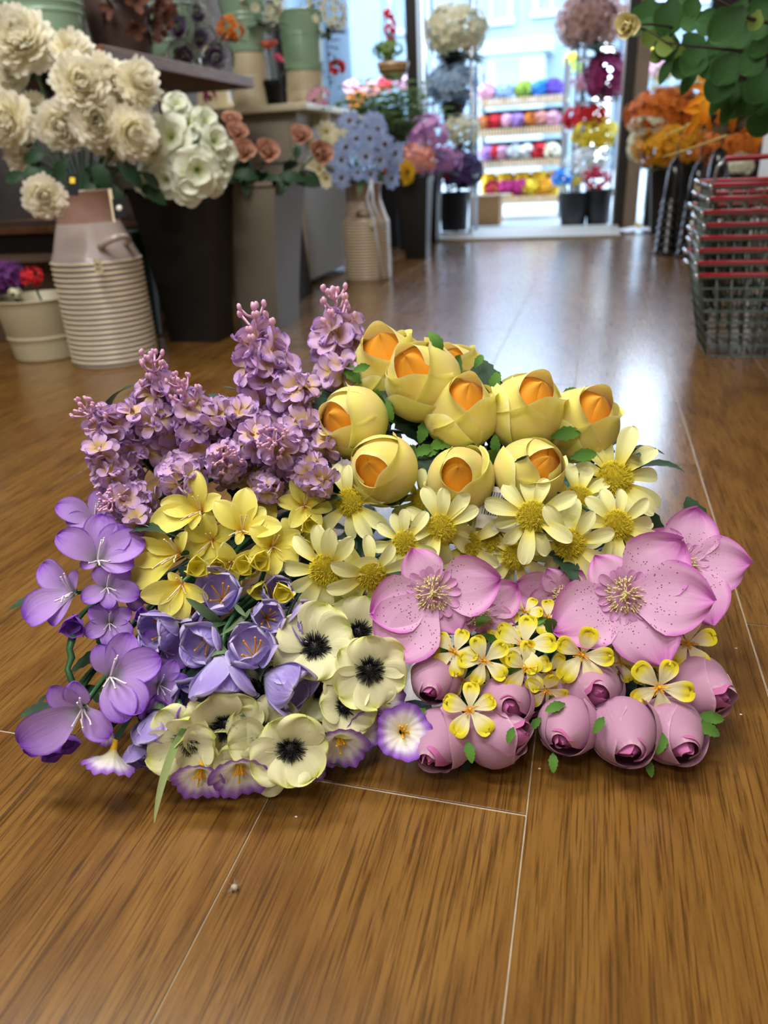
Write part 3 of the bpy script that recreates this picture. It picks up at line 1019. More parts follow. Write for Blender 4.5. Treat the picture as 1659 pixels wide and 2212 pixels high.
def pail(name, label, loc, r0, r1, h, mat, flip=False, group=None, bands=(0.33, 0.8), cat='bucket'):
    o = thing(name, label, cat, loc, 0, group)
    wall = lambda z: r0 + (r1 - r0) * z / h
    prof = [(0, 0), (r0 * .96, 0), (r0, .003), (wall(.006), .006), (wall(.012), .012)]
    for b in bands:
        rb = r0 + (r1 - r0) * b
        prof += [(wall(h * b - .008), h * b - .008), (rb - .0008, h * b - .006), (rb + .0028, h * b - .002), (rb + .0028, h * b + .002), (rb, h * b + .006), (wall(h * b + .008), h * b + .008)]
    prof += [(wall(h - .014), h - .014), (r1, h - .006), (r1 + .004, h - .003), (r1 + .003, h), (r1 - .002, h - .002), (r0 * .97, .008), (0, .008)]
    if flip:
        prof = [(r, h - z) for r, z in prof]
    put('pail_body', MB().lathe(prof, 40).mesh('pail_body', mat), o)
    for s in (-1, 1):
        zz = h * .86 if not flip else h * .14
        put('ear', MB().ball((s * (r0 + (r1 - r0) * .86 + .003), 0, zz), (.006, .012, .012), 8, 6).mesh('ear', mat), o)
    return o


def square_planter(name, label, loc, b, t, h, mat, off=(0, 0), cat='planter'):
    o = thing(name, label, cat, loc)
    N = 9
    V, F = [], []
    for i in range(N):
        q = i / (N - 1)
        k = q ** 1.35
        sx, sy = b[0] + (t[0] - b[0]) * k, b[1] + (t[1] - b[1]) * k
        ox, oy = off[0] * k, off[1] * k
        for (a, c) in ((-1, -1), (1, -1), (1, 1), (-1, 1)):
            V.append((ox + a * sx / 2, oy + c * sy / 2, h * q))
    for (a, c) in ((-1, -1), (1, -1), (1, 1), (-1, 1)):
        V.append((off[0] + a * (t[0] / 2 - .008), off[1] + c * (t[1] / 2 - .008), h))
    for (a, c) in ((-1, -1), (1, -1), (1, 1), (-1, 1)):
        V.append((off[0] * .6 + a * (b[0] / 2 - .0), off[1] * .6 + c * (b[1] / 2), h - .12))
    for i in range(N + 1):
        for j in range(4):
            j2 = (j + 1) % 4
            F.append((i * 4 + j, i * 4 + j2, (i + 1) * 4 + j2, (i + 1) * 4 + j))
    F.append((3, 2, 1, 0))
    F.append(tuple((N + 1) * 4 + j for j in range(4)))
    put('planter_body', MB().add(V, F).mesh('planter_body', mat, False), o)
    m = MB()
    for s in (-1, 1):
        m.box((off[0] + s * (t[0] / 2 - .002), off[1], h - .006), (.01, t[1] + .006, .012))
        m.box((off[0], off[1] + s * (t[1] / 2 - .002), h - .006), (t[0] + .006, .01, .012))
    put('planter_rim', m.mesh('planter_rim', mat, False), o)
    return o


CAN_A = (-1.252, 1.765, 0)
milk_can('milk_can', 'striped cream and grey milk can with pink neck, before the black planter', CAN_A, 1.0,
         (stripe_mat('can_stripes', '9c9aa2', 'dccfae', 20 / .26, .008), M_CANGREY, M_CANPINK), 20, -0.45)
tag = thing('price_tag', 'small cream price tag stuck on the striped milk can', 'tag', (-1.1684,1.648,0.2602))
put('tag_card', MB().box((0, 0, 0), (.021, .002, .036)).mesh('tag_card', M_CREAM, False), tag)
put('tag_print', MB().box((0, -.0013, .004), (.010, .0008, .003)).box((0, -.0013, -.006), (.012, .0008, .002)).mesh('tag_print', M_DARKSLATE, False), tag)
milk_can('milk_can', 'beige ribbed milk can holding the blue and cream daisies, further down the aisle', (-.955, 3.26, 0), 0.9,
         (stripe_mat('beige_rib_glaze', 'a8977e', 'c2b298', 20 / .26, .008), plain('beige_glaze', 'b09c86', 0.35), plain('tan_glaze', 'a08470', 0.35)), 20, -1.3)
wt = thing('price_tag', 'cream price tag on the beige ribbed milk can', 'tag', (-0.8968,3.15,0.2403))
put('tag_card', MB().box((0, 0, 0), (.022, .002, .032)).mesh('tag_card', M_CREAM, False), wt)

pail('flower_bucket', 'short cream bucket with purple and red carnations at the left edge, beside the striped can', (-1.492, 1.80, 0), .092, .112, .168, M_CREAMPAIL, bands=(0.38,))
square_planter('square_planter', 'tall black tapered square planter behind the striped milk can', (-1.135, 2.045, 0), (.156, .115), (.245, .165), .425, M_NEAR_BLACK)
square_planter('square_planter', 'tall taupe grey tapered square planter holding the dusty pink roses', (-.995, 2.25, 0), (.125, .18), (.225, .25), .425, M_TAUPE)
pail('flower_pot', 'dark green pot mostly hidden between striped can and black planter', (-1.36, 2.06, 0), .07, .09, .31, M_TEALPOT, bands=(0.9,), cat='pot')

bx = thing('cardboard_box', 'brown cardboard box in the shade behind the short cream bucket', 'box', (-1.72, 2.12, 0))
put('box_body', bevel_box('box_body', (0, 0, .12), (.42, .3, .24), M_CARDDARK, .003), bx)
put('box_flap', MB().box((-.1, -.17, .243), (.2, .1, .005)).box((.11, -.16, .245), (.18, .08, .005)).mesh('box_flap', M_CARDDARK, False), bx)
pl = thing('display_plinth', 'dark wooden plinth in the shadows under the mint buckets', 'plinth', (-1.86, 2.56, 0))
put('plinth_body', bevel_box('plinth_body', (0, 0, .15), (.66, .7, .30), M_BLACKPAINT, .004), pl)
put('plinth_top', bevel_box('plinth_top', (0, 0, .312), (.7, .74, .022), M_SHELFWOOD, .004), pl)
pail('galvanised_bucket', 'dull galvanised bucket on the dark plinth at the left edge', (-1.72, 2.62, .324), .07, .09, .17, M_GALV)

# wooden shelf with its buckets
sh = thing('wooden_shelf', 'dark wooden shelf on a bracket carrying mint green buckets, upper left', 'shelf', (-1.62, 2.34, .73))
put('shelf_board', bevel_box('shelf_board', (0.0, 0, .005), (.84, .90, .034), M_SHELFWOOD, .003), sh)
put('bracket_pole', MB().tube([(.16, .25, -.73), (.16, .25, -.012)], .012, 10).mesh('bracket_pole', M_WHITEPAINT), sh)
put('bracket_arm', MB().box((-.12, .25, -.03), (.60, .03, .03)).mesh('bracket_arm', M_WHITEPAINT, False), sh)
put('bracket_pole', MB().tube([(-.40, -.35, -.73), (-.40, -.35, -.012)], .012, 10).mesh('bracket_pole', M_WHITEPAINT), sh)
pail('mint_bucket', 'largest mint green enamel bucket at the near end of the wooden shelf', (-1.475, 2.06, .752), .092, .118, .19, M_MINT, bands=(.55, .66))
pail('mint_bucket', 'mint green bucket on the wooden shelf behind the wrapped artichokes', (-1.40, 2.64, .752), .085, .105, .2, M_MINT, bands=(.5, .6))
vs = thing('mesh_vase', 'dark brown tapered vase of dried bracts on the wooden shelf', 'vase', (-1.40, 2.31, .752))
put('vase_body', MB().lathe([(0, 0), (.07, 0), (.078, .01), (.092, .12), (.096, .2), (.09, .2), (.07, .02), (0, .02)], 24).mesh('vase_body', plain('brown_vase', '4a3a36', 0.4)), vs)
pail('slate_bucket', 'small dark slate bucket at the far end of the wooden shelf', (-1.335, 2.735, .752), .04, .045, .085, M_TEALPOT, bands=(.5,))

# painted table
tb = thing('display_table', 'taupe painted cabinet table with cream top, buckets stacked on it', 'table', (-1.50, 3.34, 0))
put('table_top', bevel_box('table_top', (0.01, 0, .668), (.80, .68, .026), M_TABLETOP, .006), tb)
put('table_body', bevel_box('table_body', (0, 0, .34), (.70, .58, .63), M_TABLE, .004), tb)
for q in (-.17, .17):
    d = put('drawer', bevel_box('drawer', (q, -.295, .55), (.30, .014, .14), M_TABLE, .003), tb)
    put('knob', MB().ball((q, -.312, .55), .012, 8, 6).mesh('knob', M_BLACKPAINT), d)
    put('door_panel', bevel_box('door_panel', (q, -.295, .25), (.30, .014, .36), M_TABLE, .003), tb)
sA, sB, sC = (-1.355, 3.12), (-1.215, 3.36), (-1.56, 3.20)
pail('cream_bucket', 'cream bucket turned upside down on the table under the nearer mint bucket', (sA[0], sA[1], .681), .066, .078, .185, M_CREAM, flip=True, bands=(.45,))
pail('mint_bucket', 'mint green bucket stacked on an upturned cream bucket, left of the coral flower', (sA[0], sA[1], .866), .068, .094, .21, M_MINT, bands=(.5, .58))
pail('cream_bucket', 'cream bucket turned upside down under the mint bucket nearest the window', (sB[0], sB[1], .681), .074, .084, .135, M_CREAM, flip=True, bands=(.45,))
pail('mint_bucket', 'mint green bucket on the table corner nearest the shop window', (sB[0], sB[1], .816), .078, .088, .21, M_MINT, bands=(.6,))
pail('cream_bucket', 'cream upturned bucket on the table behind the end of the wooden shelf', (sC[0], sC[1], .681), .062, .074, .155, M_CREAM, flip=True, bands=(.5,))

# tall black vases and planters along the left of the aisle
for i, (x, y, b, t, h, lb) in enumerate([(-.90, 4.02, .11, .15, .39, 'tall black planter standing behind the beige milk can'), (-1.02, 4.45, .13, .17, .40, 'tall slate black planter, second behind the beige milk can'),
                                         (-1.02, 4.85, .13, .17, .42, 'tall black planter just inside the door, left of the metal stand'), (-1.225, 4.64, .15, .19, .42, 'black planter with the fern by the shop window')]):
    square_planter('square_planter', lb, (x, y, 0), (b, b), (t, t), h, M_NEAR_BLACK if i % 2 == 0 else M_DARKSLATE)
st = thing('paper_bag', 'crumpled dark paper bag on the floor between taupe planter and beige can', 'bag', (-1.16, 2.78, 0))
put('bag_body', MB().box((0, 0, .15), (.17, .17, .30), .8).mesh('bag_body', M_DARKSLATE, False), st)
put('bag_fold', MB().box((0, -.072, .295), (.15, .008, .05)).mesh('bag_fold', M_CARD, False), st)
bx = thing('cardboard_box', 'small orange brown cardboard box between the taupe planter and the beige can', 'box', (-1.30, 2.95, 0))
put('box_body', bevel_box('box_body', (0, 0, .10), (.16, .16, .20), M_CARD, .002), bx)
put('box_flap', MB().box((.0, -.05, .203), (.15, .06, .004)).mesh('box_flap', M_CARD, False), bx)
rb = thing('plastic_strip', 'bent clear plastic sign strip standing by the beige milk can', 'strip', (-0.8787,3.1924,0))
M_CLEAR = plain('milky_plastic', 'c8d2dc', 0.15)
p0 = Vector(rb.location)
strip_pts = [Vector(q) - p0 for q in ((-0.8787,3.1924,0), (-0.8256,2.98,0.1483), (-0.839,2.98,0.2513), (-0.8621,2.98,0.3387), (-0.8399,2.98,0.4031))]
put('strip_edge', MB().tube([tuple(q) for q in strip_pts], .0045, 6).mesh('strip_edge', M_CLEAR), rb)
put('strip_edge', MB().tube([tuple(Vector(q) - p0) for q in ((-0.8399,2.98,0.4031), (-0.8391,2.98,0.3181), (-0.8027,2.98,0.23))], .0045, 6).mesh('strip_edge', M_CLEAR), rb)

# ------------------------------------------------------------ background flowers
def gen_bloom(name, mat, rings_, n2=1, seed=0):
    m = MB()
    for (n, kw, sc, z) in rings_:
        ring(m, n, kw, 0.12, rnd.uniform(0, 6), sc, z, seed + n, 8)
    return m.mesh(name, mat)


M_CHRYS = petal_mat('white_chrysanthemum_cloth', [(0, 'f4ecc4'), (0.4, 'fbf6e0'), (1, 'fefcf2')], veins=0.4, vary=0.08, trans=0.45)


def chrys(seed):
    m = MB()
    rg = random.Random(seed)
    N = 210
    for i in range(N):
        z = 1 - 1.45 * (i + .5) / N
        az = i * 2.39996
        st = math.sqrt(max(0, 1 - z * z))
        d = np.array([st * math.cos(az), st * math.sin(az), z])
        sd = np.array([-math.sin(az), math.cos(az), 0])
        up_ = np.cross(d, sd)
        curl = (.30 if z > .1 else .12) * rg.uniform(.6, 1.3)
        L = rg.uniform(.82, 1.06) * (1 - .12 * max(0, z))
        P = np.zeros((5, 3, 3))
        for a_, t in enumerate((.35, .55, .74, .9, 1.0)):
            w = (.05, .085, .10, .085, .03)[a_]
            c = d * L * t + up_ * curl * t ** 2 * min(1, st * 1.6) - d * .10 * t ** 3
            for b_, s_ in enumerate((-1, 0, 1)):
                P[a_, b_] = c + sd * w * s_ + d * .03 * (1 - abs(s_)) * -1
        P[..., 2] *= .9
        U, V = np.meshgrid(np.linspace(0, 1, 5), np.linspace(0, 1, 3), indexing='ij')
        m.grid(P, np.stack([U, V], -1))
    return m.mesh('chrysanthemum_head', M_CHRYS)


CHRYS = [chrys(i) for i in range(3)]


def bunch_root(name, label, loc, cat='flowers', group=None):
    o = thing(name, label, cat, loc, 0, group)
    bpy.context.view_layer.update()
    return o


def vase_stems(bunch, flowers, base, rad=.003):
    g = Vector(base) - bunch.location
    for f in flowers:
        a = f.location
        b = (f.rotation_euler.to_matrix() @ Vector((0, 0, -1))) * .05
        p1 = a + b
        pts = [(1 - t) ** 2 * a + 2 * (1 - t) * t * (p1.lerp(g, .35) + Vector((0, 0, .03))) + t * t * (g + Vector((0, 0, 0))) for t in np.linspace(0, 1, 6)]
        put('stem', MB().tube(pts, rad, 5).mesh('stem', M_STEM), bunch)


cb = bunch_root('chrysanthemum_bunch', 'bunch of large white chrysanthemums with dark leaves in the striped milk can', (CAN_A[0], CAN_A[1], .36))
fl = []
for i, (loc, rot, s) in enumerate([
        ((-1.3471,1.7814,0.7545),(1.133,0.0915,0.353),0.0792), ((-1.2425,1.8217,0.728),(0.7878,0.5154,0.6818),0.0556), ((-1.1907,1.7546,0.6539),(1.426,0.1074,0.6308),0.0696), ((-1.1537,1.7969,0.6716),(1.0836,0.3336,0.741),0.0528), ((-1.0871,1.8306,0.6542),(1.2545,0.3443,0.9651),0.0578),
        ((-1.1418,1.8458,0.6234),(1.4788,0.1057,0.7697),0.066), ((-1.1778,1.7676,0.5784),(1.5394,0.0614,0.6043),0.069), ((-1.2696,1.7617,0.5736),(1.7894,0.0145,0.4072),0.063), ((-1.1066,1.797,0.5494),(1.6993,-0.0308,0.8553),0.063), ((-1.3978,1.7347,0.594),(1.6209,0.0466,0.2687),0.0675),
        ((-1.3661,1.8009,0.617),(1.4353,0.0773,0.4691),0.0414), ((-1.4084,1.8091,0.7061),(1.3429,0.0179,0.1318),0.0455), ((-1.4112,1.7605,0.5134),(1.8374,0.0215,0.3531),0.0395), ((-1.101,1.8749,0.5172),(1.8068,-0.1198,0.8954),0.0399), ((-1.4422,1.7989,0.658),(1.4335,0.0322,0.1487),0.046), ((-1.191,1.8321,0.5299),(1.9026,-0.0375,0.5037),0.0465)]):
    f = flower_root('chrysanthemum_flower', cb, loc, rot, s)
    put('chrysanthemum_head', CHRYS[i % 3], f, (0, 0, 0), (0, 0, 0), 1.15)
    put('calyx', CALYX, f)
    fl.append(f)
vase_stems(cb, fl, (CAN_A[0], CAN_A[1], .38))
leaf_fill(cb, [(loc, rot, s) for (loc, rot, s) in (
    ((-1.3708,1.8594,0.6927),(-0.9939,0.1368,-2.5162),0.0639), ((-1.3642,1.7817,0.5764),(-0.9742,0.9263,-1.8957),0.0575), ((-1.2482,1.7338,0.5036),(-1.2946,0.7699,-2.6106),0.0788), ((-1.1935,1.7458,0.4958),(0.971,1.309,0.2391),0.0844), ((-1.1514,1.7774,0.4885),(1.2365,0.8795,0.7181),0.0853),
    ((-1.107,1.802,0.4654),(1.4128,0.6418,0.903),0.0748), ((-1.3177,1.7433,0.5171),(-1.2348,0.3309,-2.9044),0.0683), ((-1.3728,1.7265,0.468),(-1.2194,0.1574,-2.9332),0.0633), ((-1.212,1.8173,0.512),(1.0169,-0.0161,0.8444),0.0814), ((-1.2825,1.8268,0.5261),(-0.8653,-0.4887,-2.885),0.0881),
    ((-1.314,1.7585,0.4753),(-0.9407,0.056,-2.4236),0.0809), ((-1.1693,1.8746,0.51),(0.9501,-0.1117,0.6425),0.0831), ((-1.2276,1.7599,0.4506),(-0.1353,1.1646,-1.0214),0.069), ((-1.1717,1.7722,0.4426),(0.5798,1.078,-0.2643),0.069), ((-1.4099,1.9325,0.6537),(0.2093,-1.2478,2.0722),0.0853), ((-1.2865,1.728,0.4434),(-0.9965,0.7607,-1.9894),0.0686), ((-1.1407,1.8457,0.4337),(1.0344,0.6704,0.2774),0.0831))], LEAF_D)
t1 = put('price_label', MB().box((0, 0, 0), (.026, .046, .0016)).mesh('price_label', M_BLACKPLASTIC, False), cb, Vector((-1.1674,1.6126,0.4426)) - cb.location, (1.25, .1, .25))
put('label_print', MB().box((0, .010, .0014), (.012, .013, .001)).mesh('label_print', plain('yellow_print', 'e2c818', .5), False), t1)
t2 = put('price_label', MB().box((0, 0, 0), (.03, .044, .0016)).mesh('price_label', M_BLACKPLASTIC, False), cb, Vector((-1.0726,1.6367,0.3887)) - cb.location, (1.25, -.1, .2))
put('label_print', MB().lathe([(0, .0012), (.007, .0012), (.007, .0022), (0, .0022)], 16).mesh('label_print', M_WHITEPAINT), t2)
put('label_strap', MB().box((-.018, .01, -.004), (.008, .075, .0015)).mesh('label_strap', M_CREAM, False), t2)

cs = bunch_root('drooping_chrysanthemum', 'single white chrysanthemum drooping low in front of the striped can', (CAN_A[0] - .045, CAN_A[1] - .06, .40))
f = flower_root('chrysanthemum_flower', cs, (-1.2137,1.5662,0.4219),(1.642,0.0279,0.5491),0.0567)
put('chrysanthemum_head', CHRYS[1], f)
put('calyx', CALYX, f)
vase_stems(cs, [f], (CAN_A[0] - .03, CAN_A[1] - .05, .41))

M_LISI = petal_mat('lisianthus_cloth', [(0, 'a8c064'), (0.3, 'd0dca0'), (0.6, 'eaf0d8'), (1, 'f4f6ea')], veins=0.3)


def lisi(seed):
    m = MB()
    ring(m, 5, dict(W=1.0, a=.62, b0=.3, q=.45, e0=62, e1=-15, cup=.2, ruf=.1, nu=9, nv=9), .06, 0, 1.0, 0, seed, 6)
    ring(m, 5, dict(W=.95, a=.62, b0=.3, q=.45, e0=74, e1=30, cup=.25, ruf=.1, nu=9, nv=9), .06, .6, .8, 0, seed + 3, 6)
    return m.mesh('lisianthus_head', M_LISI)


LISI = [lisi(i) for i in range(3)]
lb = bunch_root('lisianthus_bunch', 'bunch of white lisianthus with pale green throats hanging over the black planter', (-1.13, 2.04, .33))
fl = []
for i, (loc, rot, s) in enumerate([
        ((-1.1045,2.0353,0.6129),(1.003,0.1958,0.4855),0.0445), ((-1.0774,1.9377,0.538),(1.4019,0.0561,0.311),0.0648), ((-1.0002,1.9012,0.4643),(1.7431,-0.0024,0.5473),0.0665), ((-0.9974,2.0009,0.526),(1.3763,0.2116,0.9154),0.0514), ((-1.0429,2.057,0.5739),(1.1846,0.3151,0.8222),0.045), ((-1.1239,1.9468,0.5134),(1.4808,0.0256,0.0085),0.0488),
        ((-1.0309,1.8964,0.4254),(1.9222,-0.0166,0.4329),0.0504), ((-0.9841,1.9377,0.4355),(1.8539,-0.0887,0.7094),0.0437), ((-1.0877,1.9016,0.4463),(1.7948,0.0757,0.1356),0.0483), ((-0.9747,2.0181,0.5006),(1.6783,-0.0306,0.9682),0.0396), ((-1.1432,1.9377,0.4589),(1.7128,0.0932,-0.0392),0.0468), ((-1.085,2.0448,0.5737),(1.2148,0.1406,0.5015),0.05), ((-0.9925,2.0172,0.4621),(1.7317,-0.0595,0.8861),0.0375), ((-1.1618,1.922,0.4376),(1.7188,0.0641,0.1473),0.0369)]):
    f = flower_root('lisianthus_flower', lb, loc, rot, s)
    put('lisianthus_head', LISI[i % 3], f)
    put('calyx', CALYX, f)
    fl.append(f)
vase_stems(lb, fl, (-1.13, 2.04, .36))
leaf_fill(lb, [(loc, rot, s) for (loc, rot, s) in (((-1.1551,1.9982,0.5431),(-1.149,-0.3092,3.1142),0.0622), ((-1.0851,2.0064,0.4948),(0.9939,-0.8076,1.0024),0.075), ((-1.0304,2.0181,0.4865),(1.2369,-0.1292,0.8828),0.0688), ((-1.1012,1.9743,0.462),(-1.1637,0.1732,-2.4891),0.0746), ((-1.075,2.0541,0.5397),(0.3969,-1.1706,1.6904),0.0757))], LEAF_S)

M_DUSTY = petal_mat('dusty_rose_cloth', [(0, '8a5c48'), (0.5, 'bf8c72'), (1, 'cf9f88')], veins=0.25)


def rose_head(name, mat, seed, n=14):
    m = MB()
    rg = random.Random(seed)
    for i in range(n):
        q = i / (n - 1)
        P, uv = petal_arrays(W=1.15 - .2 * q, a=.6, b0=.5, q=.42, e0=12 + 60 * q, e1=80 + 40 * q - (45 if i < 5 else 0), cup=.55, ruf=.04, nu=8, nv=9, seed=rg.randint(0, 999), r0=.03)
        P = rotz(P * (1.0 - .45 * q), i * 2.4)
        m.grid(P, uv)
    return m.mesh(name, mat)


DUSTY = [rose_head('rose_head', M_DUSTY, i) for i in range(3)]
for i, (loc, rot, s, lbl) in enumerate([
        ((-1.0968,2.3473,0.5885),(0.7577,0.0311,0.2437),0.0395, 'uppermost of the dusty pink roses left of the table leg'), ((-1.0495,2.2753,0.5542),(1.0782,0.0871,0.333),0.0399, 'dusty pink rose just below the uppermost one'),
        ((-0.989,2.1776,0.5063),(1.3931,0.0603,0.3314),0.0411, 'dusty pink rose lowest on the left, touching the white lisianthus'), ((-0.9349,2.2143,0.5026),(1.4071,0.0913,0.5118),0.0415, 'single dusty pink rose in the middle above the taupe planter'),
        ((-0.9049,2.4246,0.5392),(1.0752,0.0469,0.2585),0.0431, 'upper dusty pink rose on the right, before the cream daisies'), ((-0.8196,2.3351,0.4934),(1.5201,0.078,0.7229),0.0458, 'large dusty pink rose leaning right beside the blue daisies')]):
    base = (-1.0 + .035 * (i % 3 - 1), 2.24 + .04 * (i // 3), .32)
    o = bunch_root('rose', lbl + ', in the taupe planter', base, 'rose')
    f = flower_root('rose_flower', o, loc, rot, s)
    put('rose_head', DUSTY[i % 3], f)
    put('calyx', CALYX, f)
    vase_stems(o, [f], base)
    for k in range(3):
        p = Vector(loc).lerp(Vector(base), .45 + .22 * k)
        put('leaf', LEAF_D[k % 2], o, p - Vector(base), (rnd.uniform(-.4, .4), rnd.uniform(-.6, 0), -PI / 2 + rnd.uniform(-1.3, 1.3)), .085)
gl = bunch_root('foliage_stem', 'dark glossy green leaves filling the taupe planter below the roses', (-1.0, 2.27, .34), 'foliage')
leaf_fill(gl, [(loc, rot, s) for (loc, rot, s) in (
    ((-1.0194,2.1428,0.4529),(-0.9996,0.3159,-2.8072),0.0795), ((-0.9683,2.1564,0.4504),(-0.4976,0.974,-1.6601),0.0795), ((-0.9168,2.1682,0.4443),(0.5838,0.9333,-0.4186),0.0795), ((-0.8741,2.2041,0.4453),(-0.7822,0.8596,-1.8212),0.0803), ((-0.8608,2.2434,0.471),(0.9031,-1.1298,1.2317),0.0648), ((-0.8523,2.2793,0.4454),(1.0824,0.7786,0.4598),0.0688),
    ((-0.9326,2.1356,0.4337),(-1.0421,-0.1319,-2.7394),0.0788), ((-0.8903,2.1694,0.431),(1.0412,0.1194,0.3812),0.0795), ((-0.9829,2.1194,0.4302),(-1.0405,-0.1447,-2.7189),0.0788), ((-0.8594,2.1962,0.4205),(1.037,0.1104,0.3651),0.0803))], LEAF_D)


def simple_bloom(name, mat, n, W, e0, e1, cm=None, cr=.2, ruf=.03, seed=0, second=None):
    m = MB()
    ring(m, n, dict(W=W, a=.62, b0=.35, q=.5, e0=e0, e1=e1, cup=.25, ruf=ruf, nu=6, nv=5), .1, 0, 1.0, 0, seed, 8)
    if second:
        ring(m, second, dict(W=W, a=.62, b0=.35, q=.5, e0=e0 + 30, e1=e1 + 40, cup=.3, ruf=ruf, nu=6, nv=5), .1, .4, .7, 0, seed + 1, 8)
    mats = [mat]
    if cm:
        m.slot = 1
        m.ball((0, 0, .12), (cr, cr, cr * .6), 8, 6)
        mats.append(cm)
    return m.mesh(name, mats)


def cloth(name, c0, c1, veins=.3):
    return petal_mat(name, [(0, c0), (1, c1)], veins=veins, vary=.15)


M_BLUEDAISY = petal_mat('blue_daisy_cloth', [(0, 'd8d8e0'), (.35, 'a4b4d6'), (1, '8da2d0')], veins=.3)
M_CREAMSM = cloth('cream_bloom_cloth', 'd9cf94', 'f0e9cc')
M_BROWNC = plain('brown_centre', '3c2a20', .8)
BLUE_D = simple_bloom('daisy_head', M_BLUEDAISY, 9, .5, 25, -5, M_BROWNC, .2)
CREAM_D = simple_bloom('daisy_head', M_CREAMSM, 9, .5, 40, 10, plain('olive_centre', '9a8a30', .8), .2)


def bed(bunch, name, head, spots_, z, jitter=.04):
    out = []
    for loc, rot, s in spots_:
        f = flower_root(name, bunch, loc, rot, s)
        put('daisy_head', head, f)
        out.append(f)
    return out


cd = bunch_root('daisy_bunch', 'bunch of cream daisies between the dusty roses and the blue daisies', (-.985, 3.25, .40))
fl = bed(cd, 'daisy_flower', CREAM_D, [((-1.1499,3.262,0.6346),(1.0971,-0.064,0.0435),0.0496), ((-1.0824,3.1992,0.5835),(1.3107,0.067,0.3329),0.0469), ((-1.0125,3.159,0.554),(1.4237,0.0888,0.5226),0.0444), ((-1.1545,3.1868,0.5536),(1.3962,-0.0086,-0.0602),0.0415), ((-1.0295,3.1252,0.5181),(1.5915,0.046,0.3192),0.0406), ((-1.1218,3.2661,0.6263),(0.9864,0.093,0.3281),0.0457), ((-1.0595,3.1616,0.5399),(1.4995,0.0446,0.223),0.041), ((-0.9627,3.2416,0.5997),(1.1009,0.1147,0.3905),0.045), ((-1.0811,3.0767,0.4492),(1.7136,0.0907,-0.0235),0.0406), ((-1.052,3.0683,0.4145),(1.9059,0.1063,0.0922),0.0369), ((-1.115,3.1101,0.4671),(1.7186,0.0912,-0.0178),0.0372)], 0)
vase_stems(cd, fl, (-.975, 3.26, .36))
bd = bunch_root('daisy_bunch', 'bunch of powder blue daisies with dark centres in the beige milk can', (-.93, 3.25, .40))
fl = bed(bd, 'daisy_flower', BLUE_D, [((-0.967,3.0873,0.5213),(1.4874,0.0267,0.0002),0.0471), ((-0.9813,3.0621,0.4779),(1.6439,0.074,-0.0623),0.0471), ((-0.885,3.0702,0.4847),(1.6716,0.0357,0.3746),0.045), ((-0.9699,3.0122,0.4158),(1.9049,0.1109,0.0791),0.0432), ((-0.8299,3.1515,0.5247),(1.4419,0.1224,0.7487),0.0474), ((-0.8721,3.2124,0.5805),(1.1237,0.1979,0.5588),0.0481), ((-0.9881,3.2197,0.617),(0.9831,-0.0506,0.1126),0.0484), ((-0.8817,3.1242,0.5466),(1.4208,0.0834,0.487),0.0453), ((-0.9372,3.1327,0.5496),(1.301,0.0569,0.2942),0.0456), ((-0.7971,3.1803,0.4935),(1.6089,0.031,0.8614),0.0479), ((-0.8125,3.1829,0.4608),(1.7389,-0.0494,0.8116),0.0445), ((-0.8988,3.2667,0.6135),(0.8962,0.1915,0.4362),0.0488), ((-1.0279,3.1151,0.4964),(1.5584,0.0468,-0.2373),0.0406), ((-0.9631,3.2298,0.5994),(0.9804,0.0676,0.2894),0.0411), ((-0.8163,3.1874,0.4015),(1.8523,-0.0819,0.6916),0.0413), ((-0.8691,3.0679,0.4234),(1.9247,-0.0104,0.4151),0.0362), ((-0.8377,3.1001,0.4709),(1.7476,-0.0146,0.6064),0.0399), ((-0.9185,3.0573,0.4307),(1.8665,0.0393,0.2845),0.0326)], 0)
vase_stems(bd, fl, (-.945, 3.26, .36))
leaf_fill(bd, [(loc, rot, s) for (loc, rot, s) in (((-0.9482,3.1551,0.4842),(-0.2159,1.2733,-1.4849),0.0743), ((-0.9086,3.1412,0.432),(0.3489,1.2433,-0.9044),0.0835), ((-0.963,3.1308,0.443),(-0.9154,1.0584,-2.2325),0.0835), ((-0.874,3.1585,0.4471),(0.9706,1.0155,-0.2405),0.0743), ((-0.9184,3.1037,0.408),(-0.6284,1.178,-1.9308),0.0737))], LEAF_S)
gb = bunch_root('gerbera', 'single yellow gerbera seen edge on, right of the blue daisies', (-.90, 4.0, .38), 'flower')
f = flower_root('gerbera_flower', gb, (-0.9099,3.8562,0.4148),(1.5267,0.1035,0.9955),0.0585)
put('gerbera_head', simple_bloom('gerbera_head', cloth('yellow_gerbera_cloth', 'd8a010', 'f0c818'), 16, .3, 15, -10, M_BROWNC, .2, second=12), f)
vase_stems(gb, [f], (-.90, 4.0, .34))
co = bunch_root('carnation', 'coral carnation below the blue daisies, by the yellow gerbera', (-.93, 3.98, .38), 'flower')
f = flower_root('carnation_flower', co, (-0.9974,3.837,0.4272),(1.4889,0.0743,0.5558),0.054)
put('carnation_head', rose_head('carnation_head', cloth('coral_cloth', 'c0605a', 'e08c80'), 5, 12), f)
vase_stems(co, [f], (-.91, 4.0, .34))


